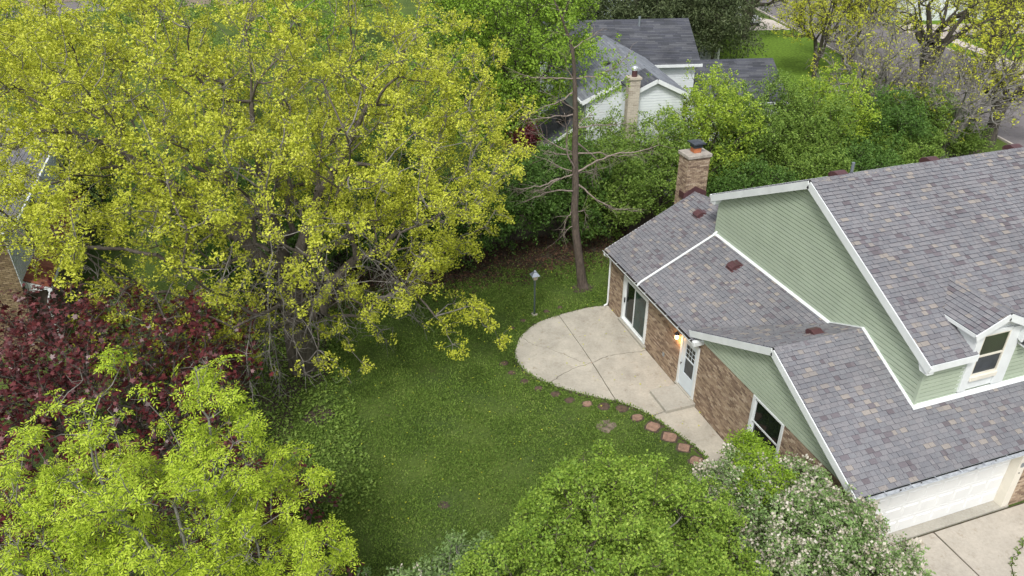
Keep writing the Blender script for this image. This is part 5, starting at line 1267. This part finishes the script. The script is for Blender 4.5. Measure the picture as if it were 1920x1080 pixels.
# low garage wing on the right
GWN = thing('garage_wing', None, None); GWN.parent = NH; GWN.location = (-8, -14, 0)
gz, gr, gw = 2.7, 4.5, 3.7; g0 = .35
slab_roof('roof_deck', [N_(.3, g0, gz), N_(6.4, g0, gz), N_(6.4, g0 + gw, gr), N_(.3, g0 + gw, gr)], 'shingle_far', GWN, 52, ux)
slab_roof('roof_deck', [N_(.3, g0 + 2 * gw, gz), N_(6.4, g0 + 2 * gw, gz), N_(6.4, g0 + gw, gr), N_(.3, g0 + gw, gr)], 'shingle_far', GWN, 53, ux)
m = MB(); m.prism([N_(.0, g0 + .3, 0), N_(6.2, g0 + .3, 0), N_(6.2, g0 + 2 * gw - .3, 0), N_(0, g0 + 2 * gw - .3, 0)], (0, 0, gz - .02)); m.bar(N_(.3, g0 - .04, gz - .08), N_(6.4, g0 - .04, gz - .08), .10, .14); m.build('garage_walls', 'white_siding', GWN)
clad(GWN, N_(0, g0 + .29, 0), N_(6.2, g0 + .29, 0), .1, [(6.2, gz - .16), (0, gz - .16)], expo=.2)
# front wing: ridge runs toward the camera
WWN = thing('front_wing', None, None); WWN.parent = NH; WWN.location = (-8, -14, 0)
wr = 6.6; w0 = Vector((8.25, 19.1, 0)); w1 = Vector((6.68, 9.35, 0)); wd_ = (w0 - w1).normalized(); wp = Vector((wd_.y, -wd_.x, 0))
def W_(s, t, z): return w1 + wd_ * s + wp * t + Vector((0, 0, z))   # s along the ridge from the near end, t to the right
ws = .48; LW = (w0 - w1).length; s1 = 2.1
lw = 3.35; rw = 1.75
slab_roof('roof_deck', [W_(s1, 0, wr), W_(s1, -lw, wr - lw * ws), W_(LW + 2, -lw, wr - lw * ws), W_(LW + .4, 0, wr)], 'shingle_light', WWN, 54, wd_)
slab_roof('roof_deck', [W_(0, 0, wr), W_(0, -1.3, wr - 1.3 * ws), W_(s1, -1.3, wr - 1.3 * ws), W_(s1, 0, wr)], 'shingle_far', WWN, 55, wd_)
slab_roof('roof_deck', [W_(0, 0, wr), W_(0, rw, wr - rw * ws), W_(LW, rw + .4, wr - (rw + .4) * ws), W_(LW + .4, 0, wr)], 'shingle_light', WWN, 56, wd_)
m = MB(); m.prism([W_(s1 + .25, -lw + .3, 0), W_(s1 + .25, rw - .2, 0), W_(s1 + .25, rw - .2, wr - rw * ws - .14), W_(s1 + .25, 0, wr - .17), W_(s1 + .25, -lw + .3, wr - lw * ws - .0)], wd_ * (LW)); m.build('wing_core', 'white_siding', WWN)
m = MB(); m.prism([W_(.25, -1.1, 0), W_(.25, rw - .2, 0), W_(.25, rw - .2, wr - rw * ws - .16), W_(.25, 0, wr - .18), W_(.25, -1.1, wr - 1.1 * ws - .18)], wd_ * (s1)); m.build('bay_core', 'white_siding', WWN)
clad(WWN, W_(s1 + .24, -lw + .3, 0), W_(s1 + .24, -1.1, 0), 1.5, [(lw - 1.4, wr - 1.1 * ws - .2), (0, wr - (lw - .3) * ws - .2)])
clad(WWN, W_(.24, -1.1, 0), W_(.24, rw - .2, 0), 1.5, [(rw + .9, wr - (rw - .2) * ws - .2), (1.1, wr - .22), (0, wr - 1.1 * ws - .2)])
m = MB(); m.bar(W_(s1 - .02, -lw, wr - lw * ws - .11), W_(s1 - .02, -.9, wr - .9 * ws - .11), .03, .22); m.bar(W_(-.02, -1.3, wr - 1.3 * ws - .11), W_(-.02, 0, wr - .11), .03, .20); m.bar(W_(-.02, rw, wr - rw * ws - .11), W_(-.02, 0, wr - .11), .03, .20)
m.bar(W_(s1, -lw - .04, wr - lw * ws - .06), W_(LW + 2, -lw - .04, wr - lw * ws - .06), .09, .12); m.build('rake_boards', 'white', WWN)
m = MB(); m.tube([W_(s1 + .1, -lw + .1, wr - lw * ws - .1), W_(s1 + .15, -lw + .22, wr - lw * ws - .5), W_(s1 + .15, -lw + .22, .3)], .05, 8); m.build('downspout', 'galv', WWN)
for s_, t_ in ((LW - 1.6, -1.3), (LW - 4.6, -1.15)):
    m = MB(); c = W_(s_, t_, wr + t_ * ws); m.prism([c - wd_ * .2 - wp * .17, c + wd_ * .2 - wp * .17, c + wd_ * .2 + wp * .17, c - wd_ * .2 + wp * .17][::-1], (0, 0, .17)); m.build('roof_vent', 'dark', WWN, bevel=.02)
# cream chimney
CC = thing('cream_chimney', None, None); CC.parent = NH; CC.location = (-8, -14, 0)
co = W_(-.25, -1.56, 0)
h1 = wr + .08
m = MB(); m.prism([co + wp * .01 + wd_ * .01, co + wp * .55 + wd_ * .01, co + wp * .55 + wd_ * .49, co + wp * .01 + wd_ * .49], (0, 0, h1)); m.build('chimney_core', 'cream', CC)
bricks(CC, (co, wp, Vector((0, 0, 1)), -wd_), [(0, 3.0), (.56, 3.0), (.56, h1), (0, h1)], [], 60, 0, bw=.24, bh=.09, gap=.014, mat='cream_brick')
bricks(CC, (co + wd_ * .5, -wd_, Vector((0, 0, 1)), -wp), [(0, 3.0), (.5, 3.0), (.5, h1), (0, h1)], [], 61, 0, bw=.24, bh=.09, gap=.014, mat='cream_brick')
m = MB(); m.prism([co - wp * .06 - wd_ * .06, co + wp * .62 - wd_ * .06, co + wp * .62 + wd_ * .56, co - wp * .06 + wd_ * .56], (0, 0, .10)); 
m.v = [(x, y, z + h1) for x, y, z in m.v]; m.build('chimney_cap_slab', 'cream_brick', CC)
fc_ = co + wp * .30 + wd_ * .25
m = MB(); m.tube([fc_ + Vector((0, 0, h1 + .1)), fc_ + Vector((0, 0, h1 + .42))], .14, 12); m.build('flue', 'maroon', CC)
m = MB(); m.tube([fc_ + Vector((0, 0, h1 + .42)), fc_ + Vector((0, 0, h1 + .55)), fc_ + Vector((0, 0, h1 + .6))], [.15, .16, .12], 12); m.build('flue_cap', 'alu', CC)
# low dark lean-to on the left
LT = thing('lean_to', None, None); LT.parent = NH; LT.location = (-8, -14, 0)
slab_roof('roof_deck', [(2.1, 13.0, 2.35), (3.1, 17.6, 2.35), (5.3, 17.0, 3.9), (4.3, 12.4, 3.9)], 'shingle_far', LT, 57, (.22, .97, 0))
m = MB(); m.bar((2.05, 12.8, 2.27), (3.1, 17.7, 2.27), .06, .14); m.bar((2.08, 12.95, 2.27), (4.3, 12.35, 3.82), .03, .16); m.build('white_fascia', 'white', LT)
m = MB(); m.prism([(2.4, 13.2, 0), (4.4, 12.6, 0), (5.3, 17.0, 0), (3.3, 17.5, 0)], (0, 0, 2.3)); m.build('lean_to_wall', 'cream', LT)
m = MB(); m.box(3.35, 3.75, 14.2, 14.6, 3.15, 3.4); m.build('roof_vent', 'dark', LT, bevel=.02)

# scalloped white fence right of the neighbour
FN = thing('scalloped_fence', 'grey-white scalloped picket fence beside the bright far lawn', 'fence', (24.9, 33, 0))
fa, fb = Vector((25.6, 37.2, 0)), Vector((24.5, 31.0, 0)); npk = 44
m = MB(); m.bar(fa + Vector((0, 0, .4)), fb + Vector((0, 0, .4)), .05, .1); m.bar(fa + Vector((0, 0, 1.1)), fb + Vector((0, 0, 1.1)), .05, .1); m.build('rail', 'white', FN)
for k in range(npk):
    t = k / (npk - 1); p = fa.lerp(fb, t); ph = (t * 3) % 1; hgt = 1.75 - .35 * math.sin(math.pi * ph); d = (fb - fa).normalized(); s = Vector((d.y, -d.x, 0))
    m = MB(); m.prism([p - d * .06, p + d * .06, p + d * .06 + Vector((0, 0, hgt)), p + Vector((0, 0, hgt + .06)), p - d * .06 + Vector((0, 0, hgt))], s * .02); m.build('picket', 'white', FN)
for k in range(4):
    p = fa.lerp(fb, k / 3); m = MB(); m.box(p.x - .06, p.x + .06, p.y - .06, p.y + .06, 0, 1.95); m.build('post', 'white', FN)

# ------------------------------------------------------------------ house on the left edge
LH = thing('brick_house', 'tan brick and white sided house with red tile skirt roof at left edge', 'house', (-22.0, 4.2, 0))
xe = -22.0; y0h, y1h = 4.2, 15.5
m = MB(); m.box(-31, xe - .01, y0h + .01, y1h, 0, 5.3); m.box(-31, -21.45, y0h + .6, y1h, 0, 2.45); m.build('wall_core', 'mortar', LH)
m = MB(); m.prism([(-31, y0h + .02, 5.3), (-22.0, y0h + .02, 5.3), (-26.5, y0h + .02, 7.25)], (0, 11.2, 0)); m.build('gable_wall', 'white_siding', LH)
BK = thing('south_brick_wall', None, None); BK.parent = LH; BK.location = (22.0, -4.2, 0)
bricks(BK, (Vector((-27.5, y0h, 0)), Vector((1, 0, 0)), Vector((0, 0, 1)), Vector((0, -1, 0))), [(-3.5, 0), (5.5, 0), (5.5, 5.3), (-3.5, 5.3)], [], 70, 0, bw=.22, bh=.075, mat='tan_brick')
EW = thing('east_wall', None, None); EW.parent = LH; EW.location = (22.0, -4.2, 0)
siding(EW, (Vector((xe, y1h, 0)), Vector((0, -1, 0)), Vector((0, 0, 1)), Vector((1, 0, 0))), [], expo=.14) if False else None
fr = (Vector((xe, y0h, 0)), Vector((0, 1, 0)), Vector((0, 0, 1)), Vector((1, 0, 0)))
siding(EW, fr, [[(0, 2.85), (2.5, 2.85), (2.5, 5.2), (0, 5.2)]], mat='white_siding', expo=.15, vstart=2.85); siding(EW, fr, [[(4.9, 2.85), (11.3, 2.85), (11.3, 5.2), (4.9, 5.2)]], mat='white_siding', expo=.15, vstart=2.85)
siding(EW, fr, [[(2.5, 2.85), (4.9, 2.85), (4.9, 3.9), (2.5, 3.9)]], mat='white_siding', expo=.15, vstart=2.85)
WW = thing('window_pair', None, None); WW.parent = LH; WW.location = (22.0, -4.2, 0)
for ya in (6.75, 7.95):
    q = MB(); q.box(xe, xe + .06, ya, ya + .08, 3.9, 5.1); q.box(xe, xe + .06, ya + 1.07, ya + 1.15, 3.9, 5.1); q.box(xe, xe + .06, ya + .08, ya + 1.07, 5.02, 5.1); q.box(xe, xe + .08, ya, ya + 1.15, 3.84, 3.92); f_ = q.build('window_frame', 'white', WW)
    q = MB(); q.box(xe + .01, xe + .02, ya + .08, ya + 1.07, 3.92, 5.02); q.build('window_pane', 'glass', f_)
slab_roof('roof_deck', [(-31.4, 3.9, 5.3), (-31.4, 15.8, 5.3), (-26.5, 15.8, 7.4), (-26.5, 3.9, 7.4)], 'shingle', LH, 72, (0, 1, 0), widths=(.3, .5), expo=.3)
slab_roof('roof_deck', [(-21.6, 3.9, 5.3), (-21.6, 15.8, 5.3), (-26.5, 15.8, 7.4), (-26.5, 3.9, 7.4)], 'shingle', LH, 71, (0, 1, 0), widths=(.2, .3), expo=.16)
m = MB(); m.box(-21.62, -21.5, 3.9, 15.8, 5.16, 5.28); m.box(-22.0, -21.6, 3.9, 15.8, 5.14, 5.16); m.build('gutter', 'white', LH)
SK = thing('tile_skirt_roof', None, None); SK.parent = LH; SK.location = (22.0, -4.2, 0)
m = MB(); m.prism([(xe, 4.5, 2.45), (-21.2, 4.5, 2.45), (-21.2, 4.5, 2.49), (xe, 4.5, 2.92)], (0, 9, 0)); m.build('roof_deck', 'white', SK)
rg = random.Random(5)
for r_i in range(3):
    for k in range(38):
        y = 4.5 + k * .237; a0 = r_i * .28; x_a = -21.18 - a0; x_b = x_a - .32; z_a = 2.50 + a0 * .54; z_b = z_a + .17
        m = MB(); m.prism([(x_a, y + .008, z_a + .055), (x_a, y + .118, z_a + .085), (x_a, y + .229, z_a + .055), (x_a, y + .229, z_a + .02), (x_a, y + .008, z_a + .02)][::-1], (x_b - x_a, 0, z_b - z_a - rg.uniform(0, .01))); m.build('roof_tile', 'redtile', SK)
m = MB(); m.box(-21.3, -21.15, 4.45, 13.6, 2.38, 2.47); m.tube([(-21.22, 4.42, 2.4), (-21.35, 4.35, 2.1), (-21.45, 4.5, 1.8), (-21.45, 4.5, .1)], .04, 6); m.build('gutter', 'white', LH)
# old brick edging in the left yard
for k in range(9):
    m = MB(); yy = 4.6 - k * .62; m.box(-20.1 + k * .05, -19.6 + k * .05, yy, yy + .55, -.01, .05 + (k % 3) * .004)
    m.build('edging_stone', 'tan_brick', None, bevel=.01, label=['farthest', 'second farthest', 'third farthest', 'fourth', 'middle', 'sixth', 'seventh', 'second nearest', 'nearest'][k] + ' flat tan stone in the narrow path beside the left house', cat='stone', group='path stones by the left house')

# ------------------------------------------------------------------ far houses at the top edge
def far_house(name, label, cat, c, w_, d_, ez_, rise, rot, wallm, roofm, seed):
    root = thing(name, label, cat, (c[0], c[1], 0)); a = R(rot); X = Vector((math.cos(a), math.sin(a), 0)); Y = Vector((-X.y, X.x, 0)); C = Vector((c[0], c[1], 0)); Z = Vector((0, 0, 1))
    Q = lambda u, v, z: C + X * u + Y * v + Z * z
    m = MB(); m.prism([Q(0, 0, 0), Q(w_, 0, 0), Q(w_, d_, 0), Q(0, d_, 0)], (0, 0, ez_)); m.prism([Q(0.01, 0, ez_), Q(.01, d_, ez_), Q(.01, d_ / 2, ez_ + rise)][::-1], X * (w_ - .02)); m.build('wall', wallm, root)
    for s in (0, 1):
        e = -.4 if s == 0 else d_ + .4; k = rise / (d_ / 2); zz = ez_ - .4 * k
        pts = [Q(-.35, e, zz), Q(w_ + .35, e, zz), Q(w_ + .35, d_ / 2, ez_ + rise), Q(-.35, d_ / 2, ez_ + rise)]
        n = (pts[1] - pts[0]).cross(pts[2] - pts[0]).normalized(); 
        if n.z < 0: pts = pts[::-1]; n = -n
        m = MB(); m.prism([p + n * .02 for p in pts], n * .1); m.build('roof', roofm, root)
    for s, (va, vb) in enumerate(((-.4, d_ / 2), (d_ + .4, d_ / 2))):
        m = MB()
        for u in (-.37, w_ + .37): m.bar(Q(u, va, ez_ - .4 * rise / (d_ / 2) - .02), Q(u, vb, ez_ + rise - .02), .05, .22)
        m.build('rake_board', 'white', root)
    m = MB(); m.bar(Q(-.35, -.42, ez_ - .3), Q(w_ + .35, -.42, ez_ - .3), .1, .16); m.build('gutter', 'white', root)
    for k in range(int(w_ // 2.6)):
        u = .9 + k * 2.6
        m = MB(); m.prism([Q(u, -.05, 1.0), Q(u + 1.3, -.05, 1.0), Q(u + 1.3, -.05, 2.2), Q(u, -.05, 2.2)], Y * .08); f = m.build('window', 'white', root)
        m = MB(); m.prism([Q(u + .08, -.07, 1.08), Q(u + 1.22, -.07, 1.08), Q(u + 1.22, -.07, 2.12), Q(u + .08, -.07, 2.12)], Y * .02); m.build('pane', 'glass_grey', f)
    return root
far_house('grey_house', 'grey sided house with brownish grey roof at the top, left of the dark conifers', 'house', (19.5, 54), 9, 9, 4.6, 2.8, -14, 'house_grey', 'greyroof', 1)
far_house('far_house', 'far house with a reddish brown roof glimpsed through the maple at the top left', 'house', (-40, 84), 13, 9, 2.9, 2.2, 12, 'beige', 'pinkroof', 2)
far_house('far_house', 'beige far house glimpsed through the maple left of centre at the top', 'house', (-19, 76), 14, 9, 2.9, 2.2, 8, 'beige', 'greyroof', 3)
far_house('far_house', 'pale far house behind the top of the maple, right part', 'house', (2, 74), 12, 9, 3.0, 2.2, -6, 'white_siding', 'pinkroof', 4)
far_house('far_house', 'white house across the road at the top right', 'house', (63, 40), 14, 10, 3.0, 2.2, 76, 'white_siding', 'greyroof', 5)
far_house('far_house', 'beige house beyond the side street at the top, right of the far lawn', 'house', (52, 68), 14, 10, 3.0, 2.2, 60, 'cream', 'pinkroof', 6)

# ------------------------------------------------------------------ cars
def car(label, x, y, rz, paint, sc_=1.0):
    root = thing('parked_car', label, 'car', (x, y, 0), 'cars parked beyond the neighbour house'); Z = Matrix.Rotation(rz, 4, 'Z'); C = Vector((x, y, 0))
    def tr(p): return C + (Z @ (Vector(p) * sc_))
    def body(name, prof, hw0, hw1, mat, parent, inset=0):
        m = MB(); k = len(prof); m.v = [tuple(tr((u, -(hw1 if v > .9 else hw0), v))) for u, v in prof] + [tuple(tr((u, (hw1 if v > .9 else hw0), v))) for u, v in prof]
        m.f = [tuple(range(k)), tuple(reversed(range(k, 2 * k)))] + [(i, k + i, k + (i + 1) % k, (i + 1) % k) for i in range(k)]
        return m.build(name, mat, parent, bevel=.05)
    b = body('body', [(-2.2, .3), (-2.2, .85), (-2.0, 1.0), (-1.0, 1.02), (1.0, .98), (1.9, .86), (2.2, .7), (2.25, .3)], .88, .84, paint, root)
    body('cabin', [(-1.7, .98), (-1.25, 1.42), (.3, 1.46), (1.1, .98)], .80, .68, 'glass', root)
    body('roof', [(-1.2, 1.41), (-1.2, 1.46), (.25, 1.50), (.3, 1.45)], .7, .68, paint, root)
    for u in (-1.35, 1.4):
        for s in (-1, 1):
            m = MB(); m.tube([tr((u, s * .72, .33)), tr((u, s * .92, .33))], .33 * sc_, 16); wl = m.build('wheel', 'tyre', root)
            m = MB(); m.tube([tr((u, s * .915, .33)), tr((u, s * .93, .33))], .19 * sc_, 12); m.build('rim', 'alu', wl)
    for s in (-1, 1):
        m = MB(); m.prism([tr((2.19, s * .5 - .17, .62)), tr((2.19, s * .5 + .17, .62)), tr((2.19, s * .5 + .17, .76)), tr((2.19, s * .5 - .17, .76))], tr((2.25, 0, 0)) - tr((2.19, 0, 0))); m.build('headlight', 'frost', root)
    m = MB(); m.prism([tr((2.2, -.7, .34)), tr((2.2, .7, .34)), tr((2.2, .7, .46)), tr((2.2, -.7, .46))], tr((2.29, 0, 0)) - tr((2.2, 0, 0))); m.build('bumper', 'dark', root)
    return root
car('small silver car facing the camera on the white far driveway', 38.1, 47.2, R(-105), 'carpaint')
car('white car on the far driveway at the top right', 63.0, 35.5, R(170), 'white')

# ------------------------------------------------------------------ grass, clover and fallen leaves
rg = np.random.default_rng(4)
def in_poly(P, poly):
    poly = np.array(poly); x, y = P[:, 0], P[:, 1]; r = np.zeros(len(P), bool); j = len(poly) - 1
    for i in range(len(poly)):
        a = (poly[i, 1] > y) != (poly[j, 1] > y); xi = (poly[j, 0] - poly[i, 0]) * (y - poly[i, 1]) / (poly[j, 1] - poly[i, 1] + 1e-12) + poly[i, 0]
        r ^= a & (x < xi); j = i
    return r
def blades(name, P, mat, size, rg, up=.5, asp=.45, z=.02):
    n = len(P); a = rg.uniform(0, 2 * np.pi, n); s = size * rg.uniform(.5, 1.4, n); e = rg.uniform(0, up, n) * 1.57
    d = np.stack([np.cos(a) * np.cos(e), np.sin(a) * np.cos(e), np.sin(e)], 1); q = np.stack([-np.sin(a), np.cos(a), rg.uniform(-.3, .3, n)], 1)
    o = np.concatenate([P, rg.uniform(.005, z, (n, 1))], 1); S = s[:, None]
    V = np.stack([o, o + d * S + q * S * asp * .7, o + d * S * .8 - q * S * asp * .7], 1).reshape(-1, 3)
    return np_mesh(name, V, np.arange(3 * n).reshape(-1, 3), mat, None, kind='stuff')
P = np.stack([rg.uniform(-14.6, 3.2, 380000), rg.uniform(-13.5, 6.2, 380000)], 1)
ok = ~in_poly(P, offset_poly(bed, -.05)) & ~((P[:, 0] > -.05) & (P[:, 1] < .1)) & ~in_poly(P, [(-1.2, -20), (0.2, -20), (.2, -7), (-1.2, -7)])
dens = np.clip(.75 + 1.4 * np.sin(P[:, 0] * 1.7 + np.sin(P[:, 1] * 1.3)) * np.sin(P[:, 1] * 1.9 + 1.2 * np.sin(P[:, 0] * .8)) * .5, .25, 1)
for x, y, s in BARE: dens *= np.clip(((P[:, 0] - x) ** 2 + (P[:, 1] - y) ** 2) / (s * s * 1.3), .4, 1)
for t in ST: dens *= np.where((P[:, 0] - t[0]) ** 2 + (P[:, 1] - t[1]) ** 2 < (t[2] * .85) ** 2, 0, 1)
dens *= np.where(P[:, 1] > 4.1 + .5 * np.sin(P[:, 0] * 1.3) + np.clip(-(P[:, 0]) / 30, 0, .4), .12, 1)
dens *= np.where((P[:, 0] < -11.6) & (P[:, 1] > -3.5), .45, 1)
ok &= rg.uniform(size=len(P)) < dens
P = P[ok]
edge = np.array([p for p in smooth_curve(bed[:-1], 8)]); edge = edge[rg.integers(0, len(edge), 2600)] + rg.normal(size=(2600, 2)) * .035
P = np.concatenate([P, edge[(edge[:, 0] < -.1) & (edge[:, 1] > -9.5)]])
go = blades('grass', P, 'grass', .066, rg, .8, .42, .045); go['label'] = 'green lawn grass and clover in the yard around the patio'; go['category'] = 'grass'
Q = np.stack([rg.uniform(-14, 4, 16000), rg.uniform(2.6, 7, 16000)], 1); Q = Q[(Q[:, 1] > 3.5 + rg.normal(size=len(Q)) * .55)]
lo = blades('fallen_leaves', Q, 'litter', .11, rg, .35, .7, .04); lo['label'] = 'brown fallen leaves under the shrubs behind the lawn'; lo['category'] = 'leaves'
Q = np.stack([rg.uniform(-20.5, -11.2, 13000), rg.uniform(-8, 3.5, 13000)], 1)
lo = blades('ground_cover', Q, 'hedge2', .10, rg, .5, .6, .16); lo['label'] = 'leafy green ground cover in the shade under the big maple'; lo['category'] = 'ground cover'
# weeds in the driveway crack
wp_ = np.array([cr[rg.integers(0, len(cr))] for _ in range(260)]) + rg.normal(size=(260, 2)) * .03
lo = blades('crack_weeds', wp_, 'grass', .09, rg, .9, .4, .06); lo['label'] = 'green weeds growing along the crack in the driveway'; lo['category'] = 'weeds'

Q = np.stack([rg.uniform(-13, 0, 420), rg.uniform(-9, 4, 420)], 1); Q = Q[rg.uniform(size=len(Q)) < np.clip(1.1 + (Q[:, 0] + 4) * -.12, .12, 1)]
lo = blades('fallen_flowers', Q, 'maple', .05, rg, .3, .8, .035)
for k_, c_ in (('label', 'tiny yellow-green maple flowers fallen on the lawn and patio'), ('category', 'fallen flowers')): lo[k_] = c_
co_ = np.zeros(len(lo.data.vertices) * 3, np.float32); lo.data.vertices.foreach_get('co', co_); co_ = co_.reshape(-1, 3); co_[:, 2] += .047; lo.data.vertices.foreach_set('co', co_.ravel())
